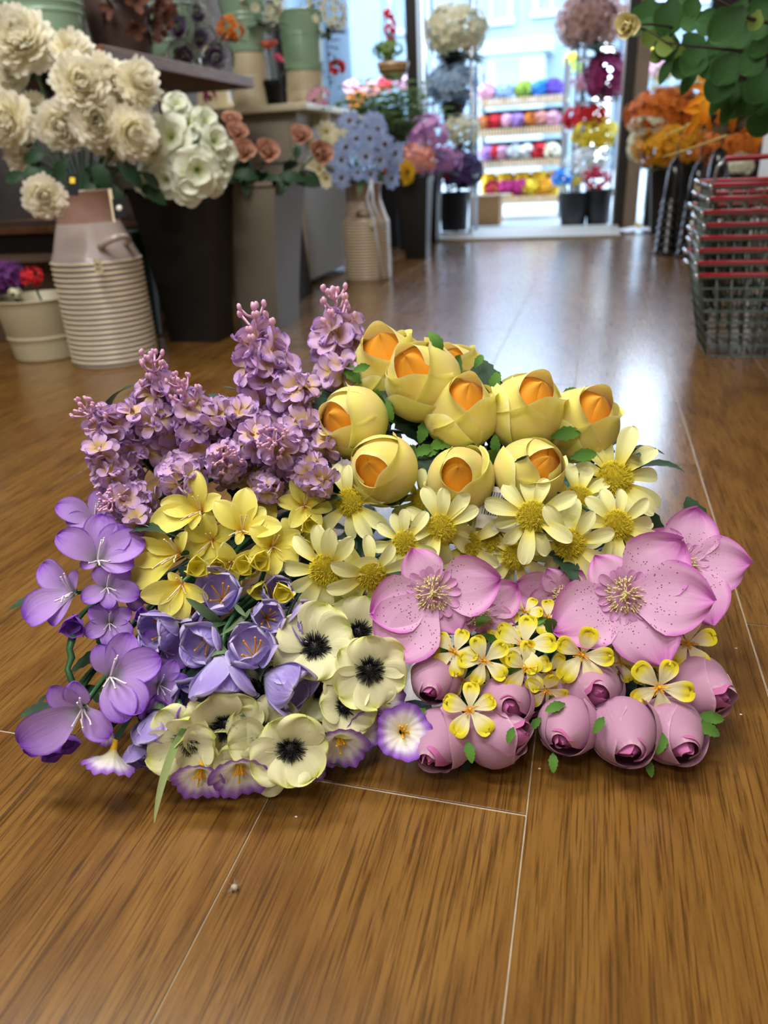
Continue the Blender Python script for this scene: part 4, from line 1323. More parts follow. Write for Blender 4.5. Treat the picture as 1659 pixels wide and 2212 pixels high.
# clusters: many tiny blooms on a dome, one joined head
def cluster(name, mat, n, bloom=(4, .9, 40, 0), size=.2, squash=(1, 1, .8), seed=0, hemi=-.8, inner=.72):
    rg = random.Random(seed)
    base = []
    k, W, e0, e1 = bloom
    for i in range(k):
        P, uv = petal_arrays(W=W, a=.62, b0=.35, q=.45, e0=e0, e1=e1, cup=.25, ruf=.08, nu=4, nv=4, seed=seed + i)
        base.append((rotz(P, 2 * PI * i / k), uv))
    m = MB()
    i = 0
    while i < n:
        d = Vector((rg.gauss(0, 1), rg.gauss(0, 1), rg.gauss(0, 1))).normalized()
        if d.z < hemi:
            continue
        i += 1
        q = d.to_track_quat('Z', 'Y')
        q = (q.to_matrix() @ Matrix.Rotation(rg.uniform(0, 6), 3, 'Z'))
        q = np.array(q)
        rr = rg.uniform(inner, 1.0)
        c = np.array([d.x * squash[0], d.y * squash[1], d.z * squash[2]]) * rr
        s = size * rg.uniform(.75, 1.2)
        for P, uv in base:
            m.grid(P * s @ q.T + c, uv)
    return m.mesh(name, mat)


def dome_bunch(name, label, loc, r, mat, n=70, size=.22, leafmat=None, stem_to=None, cat='flowers', group=None, squash=(1, 1, .8), seed=0, bloom=(4, .9, 40, 0), leaves=8, headname='flower_head'):
    base = Vector(stem_to) if stem_to else Vector(loc) - Vector((0, 0, r * 1.3))
    o = thing(name, label, cat, base, 0, group)
    put(headname, cluster(headname, mat, n, bloom, size, squash, seed), o, Vector(loc) - base, (0, 0, 0), r)
    lm = MB()
    rg = random.Random(seed + 5)
    for i in range(leaves):
        P, uv = petal_arrays(W=.4, a=.4, b0=.3, q=.8, e0=rg.uniform(10, 60), e1=-20, cup=.2, nu=5, nv=4, seed=i)
        P = rotz(P * r * rg.uniform(.8, 1.1), 2 * PI * i / leaves + rg.uniform(-.3, .3))
        P[..., 2] -= r * .75
        lm.grid(P, uv)
    if leaves:
        put('leaf', lm.mesh('leaf', leafmat or M_DKGREEN), o, Vector(loc) - base)
    d = Vector(loc) - base
    put('stem', MB().tube([(0, 0, 0), tuple(d * .5), tuple(d * .85)], [r * .12, r * .1, r * .1], 6).mesh('stem', M_STEM), o)
    return o
# ------------------------------------------------------------ aisle left: clusters in the tall vases
C_ = {k: cloth(k + '_cloth', a, b) for k, a, b in (
    ('peach_pink', 'c8788c', 'dca0b4'), ('orchid_pink', 'c08ac4', 'dcaadc'), ('coral_pink', 'd88a80', 'e8a894'), ('deep_mauve', '8c6aa8', 'a888c4'),
    ('blue_hydrangea', '8cacd0', 'b4cce4'), ('cream_white', 'd8d2a8', 'eeecd8'), ('violet_dark', '3c2c5c', '5c4884'), ('crimson', '98102c', 'c81c3c'), ('red', 'c01420', 'e42c34'),
    ('magenta', 'a01460', 'c4287c'), ('pale_pink', 'd898b4', 'ecbccc'), ('lilac', 'a878c4', 'c49cdc'), ('orange', 'd0701c', 'e88c30'), ('amber', 'e09a14', 'f6bc2c'), ('burnt_orange', 'd0691c', 'ec8c34'),
    ('yellow', 'dcbc10', 'f0d83c'), ('dried_pink', '9c7468', 'bc9484'), ('white', 'dcdcd8', 'f2f2f0'), ('sky_blue', '1c78d4', '48a0ec'), ('violet_blue', '5c3cb8', '7c60d0'), ('lime', '8cac28', 'b0c848'), ('fern', '5c7c3c', '84a05c'), ('wine', '740c44', '94185c'), ('purple_dark', '4a1458', '6c2a7c'))}
dome_bunch('lilac_sprays', 'orchid pink lilac sprays rising behind the coral ones, left of the door', (-0.8909,4.3,0.5658), .115, C_['orchid_pink'], 110, .2, seed=1, stem_to=(-1.02, 4.45, .36), squash=(1, .8, 1))
dome_bunch('lilac_sprays', 'coral peach sprays in the aisle vase, left of the pink ones', (-0.9007,4.05,0.4681), .10, C_['coral_pink'], 90, .2, seed=2, stem_to=(-.92, 4.03, .36))
dome_bunch('lilac_sprays', 'pink sprays leaning right into the doorway, low beside the dark bucket', (-0.8463,4.45,0.4632), .10, C_['orchid_pink'], 90, .2, seed=3, stem_to=(-1.0, 4.48, .38), squash=(1.2, .8, .7))
dome_bunch('lilac_sprays', 'mauve sprays hanging at the bottom of the pink group', (-0.9242,4.2,0.3798), .085, C_['deep_mauve'], 70, .2, seed=4, stem_to=(-1.0, 4.42, .36))
# fern bush
fb = bunch_root('fern_plant', 'bushy green fern like plant before the shop window, behind the blue daisies', (-1.225, 4.64, .40), 'plant')
m_ = MB()
rg = random.Random(3)
for i in range(170):
    az, el = rg.uniform(0, 6.28), rg.uniform(.75, 1.5)
    d = np.array([math.cos(az) * math.cos(el), math.sin(az) * math.cos(el), math.sin(el)])
    L = rg.uniform(.34, .58)
    q = [d * L * t + np.array([0, 0, -.08 * t * t]) for t in np.linspace(0, 1, 6)]
    m_.tube(q, .002, 3)
    for j in range(1, 6):
        for s in (-1, 1):
            P, uv = petal_arrays(W=.5, a=.4, b0=.3, q=.8, e0=30, e1=-10, nu=5, nv=4, seed=j)
            m_.grid(rotz(P * .085, az + s * 1.1) + q[j], uv)
put('fronds', m_.mesh('fronds', C_['fern']), fb)
put('fern_stem', MB().tube([(0, 0, -.1), (0, 0, .12)], .015, 8).mesh('fern_stem', M_STEM), fb)

# small things on the table and shelf
pt = thing('flower_pot', 'small black pot with one coral tulip, standing on the table edge', 'pot', (-1.255, 3.10, .681))
put('pot_body', MB().lathe([(0, 0), (.026, 0), (.034, .07), (.037, .072), (.037, .088), (.033, .088), (.028, .02), (0, .02)], 20).mesh('pot_body', M_BLACKPLASTIC), pt)
put('stem', MB().tube([(0, 0, .02), (.004, 0, .12), (-.004, 0, .2)], .004, 6).mesh('stem', M_STEM), pt)
put('tulip_head', rose_head('tulip_head', cloth('coral_tulip_cloth', 'd86a50', 'f08c70'), 3, 9), pt, (-.004, 0, .19), (.3, 0, 0), .048)
put('blossom', rose_head('blossom', cloth('hot_pink_cloth', 'c84870', 'e06c8c'), 4, 8), pt, (.03, -.01, .15), (.4, .6, 0), .03)
put('leaf', LEAF_D[0], pt, (.02, 0, .07), (0, -.6, .2), .10)
dome_bunch('small_plant', 'low pink and green plant at the foot of the mint bucket by the window', (-1.1017,3.2,0.7048), .055, C_['pale_pink'], 30, .25, leafmat=M_GREEN, seed=6, stem_to=(-1.20, 3.215, .681), cat='plant')
dome_bunch('daisy_sprays', 'small white daisies spilling over the nearer mint bucket, cut by the photo top', (-1.2853,3.12,1.0286), .11, C_['cream_white'], 40, .16, seed=7, stem_to=(sA[0], sA[1], 1.0), bloom=(8, .5, 25, 0))
dome_bunch('daisy_sprays', 'greyish white blossom sprays in the mint bucket by the window', (-1.1108,3.36,1.0133), .10, C_['cream_white'], 60, .15, seed=8, stem_to=(sB[0], sB[1], 1.02), bloom=(5, .7, 35, 0))
dome_bunch('dried_bracts', 'brown dried bracts spilling from the dark vase on the wooden shelf', (-1.3265,2.28,0.8903), .10, cloth('bract_cloth', '4a2c24', '7c5040'), 40, .4, seed=9, stem_to=(-1.40, 2.31, .93), bloom=(4, .6, 60, 30), leaves=0)
dome_bunch('orange_blooms', 'dim orange blooms behind the dark slate bucket on the shelf', (-1.2514,2.76,0.8966), .05, C_['burnt_orange'], 30, .28, seed=10, stem_to=(-1.335, 2.735, .83))
dome_bunch('dark_bloom', 'dark red bloom lying on the table under the wooden shelf', (-1.5502,3.15,0.7339), .035, C_['wine'], 30, .3, seed=12, stem_to=(-1.62, 3.14, .683), leaves=3)
M_ARTI = petal_mat('artichoke_cloth', [(0, '4a3860'), (.5, '6c5484'), (1, '9aa48c')], veins=.4)
M_CELLO, n_, l_, p_ = new_mat('cellophane')
p_.inputs['Roughness'].default_value = .08
p_.inputs['Transmission Weight'].default_value = .95
p_.inputs['IOR'].default_value = 1.08
ab = bunch_root('artichoke_bunch', 'bunch of purple green artichokes in cellophane lying on the wooden shelf', (-1.33, 2.46, .754))
for i, (loc, rot, s) in enumerate([((-1.3251,2.5355,0.8747),(1.5162,0.0427,0.1742),0.0531), ((-1.3069,2.6076,0.9177),(1.2658,0.2403,0.7899),0.051), ((-1.2886,2.4848,0.796),(1.9042,0.0693,0.1952),0.0468), ((-1.2549,2.6118,0.801),(1.9473,-0.1225,0.672),0.0518), ((-1.3029,2.6238,0.8542),(1.7092,-0.0061,0.6477),0.0457)]):
    f = flower_root('artichoke_flower', ab, loc, rot, s)
    m_ = MB()
    for (n, e0, e1, sc) in ((9, 5, 60, 1.), (9, 30, 95, .95), (7, 50, 115, .85), (5, 70, 120, .75)):
        ring(m_, n, dict(W=.5, a=.5, b0=.5, q=.8, e0=e0, e1=e1, cup=.4, nu=6, nv=5), .08, n * .3, sc, 0, i + n, 5)
    put('artichoke_head', m_.mesh('artichoke_head', M_ARTI), f)
    put('cellophane', MB().lathe([(.15, -.3), (.6, -.1), (1.05, .4), (1.1, .9)], 14).mesh('cellophane', M_CELLO, False), f)
dome_bunch('carnations', 'purple carnations in the short cream bucket at the left edge', (-1.5494,1.76,0.2242), .055, C_['purple_dark'], 50, .35, seed=13, stem_to=(-1.53, 1.79, .10))
dome_bunch('carnations', 'bright red carnation in the short cream bucket, beside the purple ones', (-1.4769,1.78,0.2206), .030, C_['red'], 30, .4, seed=14, stem_to=(-1.47, 1.80, .10), leaves=4)
dome_bunch('carnations', 'pale blush bloom low in the short cream bucket', (-1.501,1.73,0.1846), .017, C_['cream_white'], 16, .5, seed=15, stem_to=(-1.50, 1.78, .12), leaves=0)

# hanging basket and rose garland by the left window
hb = thing('hanging_basket', 'striped straw hanging basket with red roses, hung by the left shop window', 'basket', (-1.244,5,1.0043))
put('basket_body', MB().lathe([(0, -.10), (.05, -.09), (.085, -.05), (.10, 0), (.095, 0), (.06, -.06), (0, -.07)], 20).mesh('basket_body', stripe_mat('straw_stripes', '6a4a2c', 'b89468', 38, 0)), hb)
for k in range(3):
    a = k * 2.1
    put('chain', MB().tube([(.095 * math.cos(a), .095 * math.sin(a), 0), (0, 0, .9), (0, 0, 2.57 - hb.location.z)], .0025, 4).mesh('chain', M_STEEL), hb)
dome_bunch('rose_garland', 'red and pink roses climbing the chain of the straw hanging basket', (-1.2531,5,1.1808), .05, C_['red'], 26, .45, seed=16, stem_to=tuple(hb.location), leafmat=M_GREEN, squash=(.6, .6, 2.6))
dome_bunch('trailing_greenery', 'green trailing leaves spilling from the straw hanging basket', (-1.2645,4.98,1.0677), .07, C_['fern'], 30, .4, seed=17, stem_to=tuple(Vector(hb.location) + Vector((-.01, -.01, .0))), leafmat=M_GREEN, squash=(1.2, 1, .6))
lv = bunch_root('leafy_garland', 'thin dark leafy garland hanging in front of the left shop window', (-1.19, 3.44, 1.04), 'foliage')
m_ = MB()
for i in range(50):
    p = np.array([rnd.gauss(.045, .035), rnd.gauss(.02, .03), .30 - i * .0115])
    P, uv = petal_arrays(W=.5, a=.4, b0=.3, q=.8, e0=30, e1=-10, nu=4, nv=3, seed=i)
    m_.grid(rotz(P * .05, rnd.uniform(0, 6.28)) + p, uv)
put('leaves', m_.mesh('leaves', M_DKGREEN), lv)
put('vine', MB().tube([(0, 0, -.02), (.03, .01, .28), (.05, .02, .05), (.05, .02, -.28)], .0025, 4).mesh('vine', M_STEM), lv)
dome_bunch('red_bloom', 'red bloom hanging beside the mint bucket, against the window', (-1.0997,3.45,0.8334), .032, C_['red'], 24, .45, seed=18, stem_to=(-1.1054,3.44,0.8746), leaves=3)

# ------------------------------------------------------------ metal stand left of the door
ms = thing('flower_stand', 'tall steel tiered stand of bunches just inside the left door post', 'stand', (-.93, 5.30, 0))
for (x, y) in ((-.15, -.12), (.13, -.12), (-.15, .12), (.13, .12)):
    put('stand_pole', MB().tube([(x, y, 0), (x, y, 1.45)], .011, 8).mesh('stand_pole', M_STEEL), ms)
for z in (.02, .40, .66, .94):
    m_ = MB()
    for k in range(8):
        m_.tube([(-.15 + .28 * k / 7, -.12, z), (-.15 + .28 * k / 7, .12, z)], .003, 4)
    m_.tube([(-.15, -.12, z), (.13, -.12, z), (.13, .12, z), (-.15, .12, z), (-.15, -.12, z)], .005, 6)
    put('wire_shelf', m_.mesh('wire_shelf', M_STEEL), ms)
for i, (z, h, lb) in enumerate(((.03, .24, 'dark bucket at the bottom of the steel stand'), (.41, .11, 'black pot on the second tier of the steel stand'), (.67, .11, 'black pot on the third tier of the steel stand'), (.95, .11, 'black pot on the top tier of the steel stand'))):
    pail('flower_bucket', lb, (-.93, 5.29, z), .085 if i == 0 else .06, .105 if i == 0 else .075, h, M_DARKSLATE, bands=(.85,))
dome_bunch('blossom_bunch', 'cream white blossom bunch on the top tier of the steel stand', (-0.9031,5.25,1.1645), .19, C_['cream_white'], 260, .19, seed=20, stem_to=(-.93, 5.29, 1.0), leaves=14)
dome_bunch('hydrangea_bunch', 'dusty blue hydrangea on the third tier of the steel stand', (-0.9339,5.25,0.8879), .155, C_['blue_hydrangea'], 240, .2, seed=21, stem_to=(-.93, 5.29, .72), leaves=14, squash=(1.1, .9, .7))
dome_bunch('hydrangea_bunch', 'cream white hydrangea below the blue one on the steel stand', (-0.8682,5.2,0.6181), .125, C_['cream_white'], 110, .2, seed=22, stem_to=(-.93, 5.29, .46), leaves=14)
dome_bunch('statice_bunch', 'dark violet bunch in the bottom bucket of the steel stand', (-0.8457,5.15,0.3976), .13, C_['violet_dark'], 160, .24, seed=23, stem_to=(-.92, 5.29, .2), leaves=14)
dome_bunch('berry_bunch', 'crimson berry bunch left of the dark violet bunch on the steel stand', (-0.9621,5.1,0.3849), .075, C_['crimson'], 60, .2, seed=24, stem_to=(-.95, 5.27, .2), leaves=8)

bx = thing('cardboard_box', 'open brown cardboard box on the pavement, right of the dark bucket', 'box', (-.80, 5.93, .0))
put('box_body', bevel_box('box_body', (0, 0, .115), (.22, .2, .21), M_CARD, .002), bx)
put('box_flap', MB().box((0, -.135, .215), (.21, .08, .004)).mesh('box_flap', M_CARD, False), bx)
put('box_side_flap', MB().box((.14, 0, .215), (.07, .19, .004)).mesh('box_side_flap', M_CREAM, False), bx)

# ------------------------------------------------------------ outdoor rack
M_RACK = plain('rack_metal', '8a8c90', .4, metal=.5)
M_CANE = plain('cane_edging', 'd2b48c', .7, noise=.25, scale=80)
M_YTUB = plain('yellow_tub', 'f2c81c', .4)
rk = thing('display_rack', 'tiered rack of artificial flowers on the pavement outside the door', 'rack', (-.64, 6.78, 0))
for x in (-.36, .34):
    for y in (-.12, .42):
        put('rack_post', MB().box((x, y, .56), (.03, .03, 1.12)).mesh('rack_post', M_RACK, False), rk)
TZ = (.13, .40, .635, .86)
TY = (-.10, 0.0, .10, .20)
for z, y in zip(TZ, TY):
    put('rack_shelf', MB().box((0, y + .06, z), (.70, .22, .015)).mesh('rack_shelf', M_RACK, False), rk)
    m_ = MB()
    for k in range(28):
        m_.box((-.34 + .68 * k / 27, y - .055, z + .012), (.018, .008, .06))
    put('shelf_edging', m_.mesh('shelf_edging', M_CANE, False), rk)
    if z < .8:
        put('shade_board', MB().box((0, .31, z + .10), (.68, .012, .17)).mesh('shade_board', M_DARKSLATE, False), rk)  # added board, blocks the bright street and stands for shadow between tiers
tiers = [
    (3, [('pale_pink', 1042), ('blue_hydrangea', 1082), ('lime', 1125), ('sky_blue', 1160), ('violet_blue', 1190)], 188, .082, 'top'),
    (2, [('orange', 1036), ('red', 1064), ('pale_pink', 1092), ('lilac', 1117), ('orange', 1142), ('coral_pink', 1166), ('pale_pink', 1190)], 248, .068, 'second'),
    (1, [('lilac', 1052), ('pale_pink', 1082), ('red', 1072), ('white', 1112), ('white', 1140), ('red', 1165), ('cream_white', 1192)], 315, .072, 'third'),
    (0, [('crimson', 1068), ('magenta', 1098), ('magenta', 1130), ('yellow', 1152), ('amber', 1180)], 385, .08, 'lowest')]
ords = ['first', 'second', 'third', 'fourth', 'fifth', 'sixth', 'seventh']
XS = {1036: (-0.978,6.8,0.6103), 1205: (-0.3477,6.8,0.5769)}
for t, row, v, r, nm in tiers:
    for i, (c, u) in enumerate(row):
        x = XS[1036][0] + (XS[1205][0] - XS[1036][0]) * (u - 1036) / 169
        z = TZ[t] + .095
        dome_bunch('flower_bunch', '%s bunch on the %s tier of the outdoor rack, %s from left' % (c.replace('_', ' '), nm, ords[i]), (x, 6.78 + TY[t] + .05, z), r, C_[c], 60, .34, seed=40 + t * 9 + i,
                   stem_to=(x, 6.78 + TY[t] + .05, TZ[t] + .008), group='bunches on the outdoor rack', leaves=12, bloom=(5, .8, 35, 0))
for i in range(5):
    x = -.93 + .145 * i
    pail('yellow_tub', 'tall yellow tub at the back of the lowest tier, %s from the left' % ords[i], (x, 6.97, .1385), .050, .066, .21, M_YTUB, group='yellow tubs on the outdoor rack', bands=(.8,), cat='tub')
for i in range(4):
    x = -.86 + .155 * i
    o = thing('yellow_crate', 'yellow crate at the foot of the outdoor rack, %s from the left' % ords[i], 'crate', (x, 6.76, .1385), 0, 'yellow crates at the foot of the outdoor rack')
    put('crate_body', bevel_box('crate_body', (0, 0, .05), (.14, .13, .10), M_YTUB, .006, 1.08), o)
    put('crate_rim', MB().box((0, -.07, .1), (.155, .012, .014)).box((0, .07, .1), (.155, .012, .014)).mesh('crate_rim', M_YTUB, False), o)

# right of the doorway, outside
rt = thing('plant_stand', 'narrow dark tiered plant stand outside, right half of the doorway', 'stand', (-.06, 6.05, 0))
for (x, y) in ((-.14, -.1), (.14, -.1), (-.14, .1), (.14, .1)):
    put('stand_pole', MB().tube([(x, y, 0), (x, y, 1.25)], .009, 6).mesh('stand_pole', M_RACK), rt)
for z in (.30, .50, .78, 1.04):
    put('stand_tier', MB().box((0, 0, z), (.30, .22, .012)).mesh('stand_tier', M_RACK, False), rt)
dome_bunch('dried_bunch', 'big dusty pink dried bunch at the top of the doorway, right', (-0.1228,5.95,1.2537), .23, C_['dried_pink'], 320, .17, seed=80, stem_to=(-.06, 6.05, 1.05), leaves=6)
dome_bunch('bougainvillea', 'deep magenta blooms leaning up toward the right door post', (-0.0096,5.95,0.9214), .15, C_['wine'], 150, .26, seed=81, stem_to=(-.03, 6.05, .79), squash=(.9, .8, 1))
dome_bunch('bougainvillea', 'pale pink blooms left of the deep magenta ones', (-0.1597,6,0.8946), .075, C_['pale_pink'], 60, .25, seed=82, stem_to=(-.14, 6.05, .79))
dome_bunch('geraniums', 'bright red geraniums below the magenta blooms, right doorway', (-0.1248,6,0.6906), .125, C_['red'], 110, .24, seed=83, stem_to=(-.10, 6.04, .51), squash=(1.3, .8, .6))
dome_bunch('primroses', 'yellow and lime primroses on the dark plant stand', (-0.0543,5.95,0.5765), .14, C_['yellow'], 130, .2, seed=84, stem_to=(-.03, 6.03, .51), squash=(1.2, .8, .7), leafmat=M_GREEN)
dome_bunch('alyssum', 'small white and grey green blossoms under the yellow primroses', (-0.0832,5.9,0.4184), .135, C_['white'], 130, .15, seed=85, stem_to=(-.06, 6.0, .31), squash=(1.2, .8, .6), leafmat=M_SAGE, leaves=14)
pail('black_bucket', 'black plastic bucket in the doorway with blue flowers in it', (-.165, 5.78, .0), .082, .11, .215, M_BLACKPLASTIC, bands=(.85,))
pail('black_bucket', 'black plastic bucket against the right door post with red and white begonias', (.0, 5.80, .0), .07, .095, .23, M_BLACKPLASTIC, bands=(.85,))
dome_bunch('begonias', 'red and white begonias in the black bucket by the right door post', (-0.0241,5.75,0.3019), .095, C_['crimson'], 50, .25, seed=86, stem_to=(.0, 5.80, .12), leafmat=M_GREEN)
dome_bunch('begonias', 'white begonias behind the red ones, right door post', (-0.099,5.85,0.3407), .07, C_['white'], 40, .25, seed=87, stem_to=(-.02, 5.83, .12), leaves=3)
dome_bunch('blue_blooms', 'vivid sky blue blooms over the black bucket in the doorway', (-0.2481,5.7,0.3126), .062, C_['sky_blue'], 14, .55, seed=88, stem_to=(-.17, 5.77, .12), leafmat=M_GREEN)
dome_bunch('yellow_blooms', 'small yellow blooms in the doorway bucket beside the blue ones', (-0.1555,5.75,0.287), .04, C_['yellow'], 20, .4, seed=89, stem_to=(-.15, 5.79, .12), leafmat=M_GREEN)
lp = thing('street_lamp', 'thin black street lamp post outside, in the right half of the doorway', 'lamp post', (-0.2365,9,0.4739))
lp.location.z = 0
put('lamp_pole', MB().lathe([(.05, -.01), (.05, .5), (.03, .55), (.028, 1.3), (.04, 1.33), (.028, 1.36), (.024, 2.1)], 12).mesh('lamp_pole', M_BLACKPAINT), lp)
put('lamp_head', MB().lathe([(.0, 2.1), (.05, 2.12), (.09, 2.3), (.10, 2.31), (.0, 2.42)], 8).mesh('lamp_head', M_BLACKPAINT), lp)
# flowers across the street edge
HYP = [(-2.8634,9.5,1.2843), (-2.641,9.5,1.246), (-2.5187,8.5,1.0878), (-2.6025,10,1.3252), (-2.371,10,1.3339), (0.4325,8,1.2469), (0.385,7.2,1.0409), (-0.438,11,1.5258), (-0.343,10,1.3561)]
for i, (u, v, c) in enumerate([(760, 190, 'pale_pink'), (800, 195, 'coral_pink'), (770, 215, 'orange'), (830, 185, 'red'), (870, 180, 'pale_pink'), (1425, 110, 'yellow'), (1420, 150, 'pale_pink'), (1235, 130, 'yellow'), (1245, 145, 'lime')]):
    p = Vector(HYP[i])
    dome_bunch('street_planting', '%s planting outdoors, through %s' % (c.replace('_', ' '), ('the left window, first of the low row', 'the left window, beside the fern tips', 'the left window, lowest', 'the left window, under the basket', 'the left window, beside the door post', 'the right window, high up', 'the right window, lower', 'the doorway, by the lamp post', 'the doorway, low by the lamp post')[i]),
               p, .10, C_[c], 40, .35, seed=100 + i, stem_to=(p.x, p.y, 0), leaves=8, leafmat=M_GREEN)

# ------------------------------------------------------------ right side of the aisle
square_planter('square_planter', 'tall black planter under the orange flowers, right of the door', (.395, 5.05, 0), (.16, .16), (.24, .24), .42, M_NEAR_BLACK)
dome_bunch('chrysanthemum_sprays', 'burnt orange sprays, upper part of the orange display right of the door', (0.3173,4.85,0.6355), .165, C_['burnt_orange'], 520, .14, seed=120, stem_to=(.39, 5.05, .36), squash=(1.3, .9, .75), leaves=5)
dome_bunch('chrysanthemum_sprays', 'amber yellow sprays, lower part of the orange display', (0.3633,4.75,0.4727), .15, C_['amber'], 520, .14, seed=121, stem_to=(.40, 5.03, .36), squash=(1.35, .9, .75), leaves=5)
dome_bunch('chrysanthemum_sprays', 'cream sprays at the left edge of the orange display', (0.1957,4.8,0.4932), .085, C_['cream_white'], 70, .22, seed=122, stem_to=(.38, 5.02, .36), squash=(.7, .8, 1.4), leaves=4)
dome_bunch('chrysanthemum_sprays', 'cream buds between the orange and amber sprays', (0.2312,4.7,0.575), .075, C_['cream_white'], 50, .25, seed=123, stem_to=(.38, 5.0, .36), squash=(1.4, .8, .6), leaves=3)
dome_bunch('blossom_sprays', 'pale peach blossom sprays above the orange display, under the green leaves', (0.3967,4.9,0.81), .14, C_['cream_white'], 60, .2, seed=124, stem_to=(.42, 5.08, .36), squash=(1.2, .8, .8), leaves=8, leafmat=M_SAGE)
square_planter('square_planter', 'dark planter behind the shopping baskets, under the far orange blooms', (.72, 4.3, 0), (.16, .16), (.24, .24), .34, M_NEAR_BLACK)
dome_bunch('chrysanthemum_sprays', 'second group of orange sprays behind the shopping baskets', (0.5675,4.1,0.4508), .13, C_['burnt_orange'], 120, .18, seed=125, stem_to=(.71, 4.29, .30), squash=(1.3, .8, .8), leaves=6)
dome_bunch('rose_bunch', 'pale yellow roses low behind the shopping baskets', (0.5969,3.9,0.3799), .055, C_['cream_white'], 40, .35, seed=126, stem_to=(.70, 4.27, .30), leaves=6)
ws = thing('shelf_unit', 'cream painted shelf unit behind the basket stack, far right', 'shelf', (.74, 3.55, 0))
for x in (-.09, .16):
    put('shelf_side', MB().box((x, 0, .29), (.022, .3, .58)).mesh('shelf_side', M_WHITEPAINT, False), ws)
for z in (.02, .2, .38, .56):
    put('shelf_board', MB().box((.035, 0, z), (.228, .29, .018)).mesh('shelf_board', M_WHITEPAINT, False), ws)
for i, (z, c, w) in enumerate(((.389, 'wine', .05), (.389, 'lilac', .045), (.209, 'pale_pink', .05))):
    o = thing('gift_box', '%s gift box on the cream shelf unit behind the baskets' % ('wine red', 'lilac', 'pale pink')[i], 'box', (.70 + .07 * i, 3.5, z))
    put('box_body', bevel_box('box_body', (0, 0, .045), (w, w, .09), C_[c], .003), o)
    put('box_lid', bevel_box('box_lid', (0, 0, .095), (w + .006, w + .006, .02), C_[c], .003), o)

# stacks of black cone vases
M_GLOSSBLACK = plain('gloss_black_plastic', '08080c', .16, coat=.5)
M_RIM = plain('rim_plastic', '3a3c44', .12, coat=.6, metal=.3)


def vase_stack(name, label, loc, h, rims, rb, tag_=False):
    o = thing(name, label, 'vase stack', loc)
    hb_ = h * .55
    for i in range(rims):
        z = .012 + hb_ * i / rims
        r = rb * (1 - .28 * i / rims)
        put('vase_rim', MB().lathe([(r * .8, z - .010), (r, z - .008), (r + .006, z), (r, z + .010), (r * .86, z + hb_ / rims)], 20).mesh('vase_rim', M_GLOSSBLACK), o)
        put('rim_bead', MB().tube([(r * 1.03 * math.cos(a), r * 1.03 * math.sin(a), z) for a in np.linspace(0, 2 * PI, 21)], .0045, 5, cap=False).mesh('rim_bead', M_RIM), o)
    put('cone_vase', MB().lathe([(rb * .72, hb_), (rb * .68, hb_ + .02), (rb * .60, h * .78), (rb * .42, h * .88), (rb * .16, h * .93), (rb * .08, h * .96), (.003, h * 1.08)], 20).mesh('cone_vase', M_GLOSSBLACK), o)
    if tag_:
        put('sticker', MB().box((0, -rb * .62, h * .70), (.035, .004, .035)).mesh('sticker', M_CREAM, False), o)
    return o


vase_stack('cone_vase_stack', 'stack of glossy black cone vases, leftmost beside the aisle', (.335, 3.98, 0), .45, 7, .062)
vase_stack('cone_vase_stack', 'stack of glossy black cone vases in front with a cream sticker', (.425, 3.86, 0), .43, 6, .062, True)
vase_stack('cone_vase_stack', 'tallest stack of glossy black cone vases, behind the shopping baskets', (.52, 4.02, 0), .50, 6, .066)
vase_stack('cone_vase_stack', 'short stack of black cone vases just behind the basket handles, with sticker', (.50, 3.60, 0), .36, 4, .06, True)

# wire shopping baskets
M_WIRE = plain('grey_green_wire', '606e66', .4, metal=.3, noise=.1)
M_REDGRIP = plain('red_grip', 'a01c28', .35)


def basket_mesh():
    bw, bd, tw, td, h = .250, .19, .325, .25, .185
    w_v, w_h = MB(), MB()
    lerp = lambda a, b, t: a + (b - a) * t
    NV = 11
    for s in (-1, 1):
        for k in range(NV):
            q = -1 + 2 * k / (NV - 1)
            w_v.tube([(q * bw / 2, s * bd / 2, 0), (q * tw / 2, s * td / 2, h)], .0017, 4)
        for k in range(9):
            q = -1 + 2 * k / 8
            w_v.tube([(s * bw / 2, q * bd / 2, 0), (s * tw / 2, q * td / 2, h)], .0017, 4)
    for k in range(NV):
        q = -1 + 2 * k / (NV - 1)
        w_v.tube([(q * bw / 2, -bd / 2, 0), (q * bw / 2, bd / 2, 0)], .0016, 4)
    for k in range(7):
        t = k / 7
        x, y = lerp(bw, tw, t) / 2, lerp(bd, td, t) / 2
        w_h.tube([(-x, -y, h * t), (x, -y, h * t), (x, y, h * t), (-x, y, h * t), (-x, -y, h * t)], .0019, 4)
    rim = MB().tube([(-tw / 2, -td / 2, h), (tw / 2, -td / 2, h), (tw / 2, td / 2, h), (-tw / 2, td / 2, h), (-tw / 2, -td / 2, h)], .0042, 8).mesh('rim', M_WIRE)
    hd = []
    for s in (-1, 1):
        hd.append((MB().tube([(-tw / 2 - .004, s * td / 2, h + .004), (tw / 2 + .004, s * td / 2, h + .004)], .0052, 8).mesh('grip', M_REDGRIP),
                   MB().tube([(-tw / 2 - .006, s * td / 2, h - .004), (-tw / 2 - .012, s * td / 2 * .95, h + .008), (-tw / 2 - .006, s * td / 2 * .8, h + .002)], .004, 6).tube([(tw / 2 + .006, s * td / 2, h - .004), (tw / 2 + .012, s * td / 2 * .95, h + .008), (tw / 2 + .006, s * td / 2 * .8, h + .002)], .004, 6).mesh('handle_wire', M_STEEL)))
    return w_v.mesh('upright_wires', M_WIRE), w_h.mesh('cross_wires', M_WIRE), rim, hd


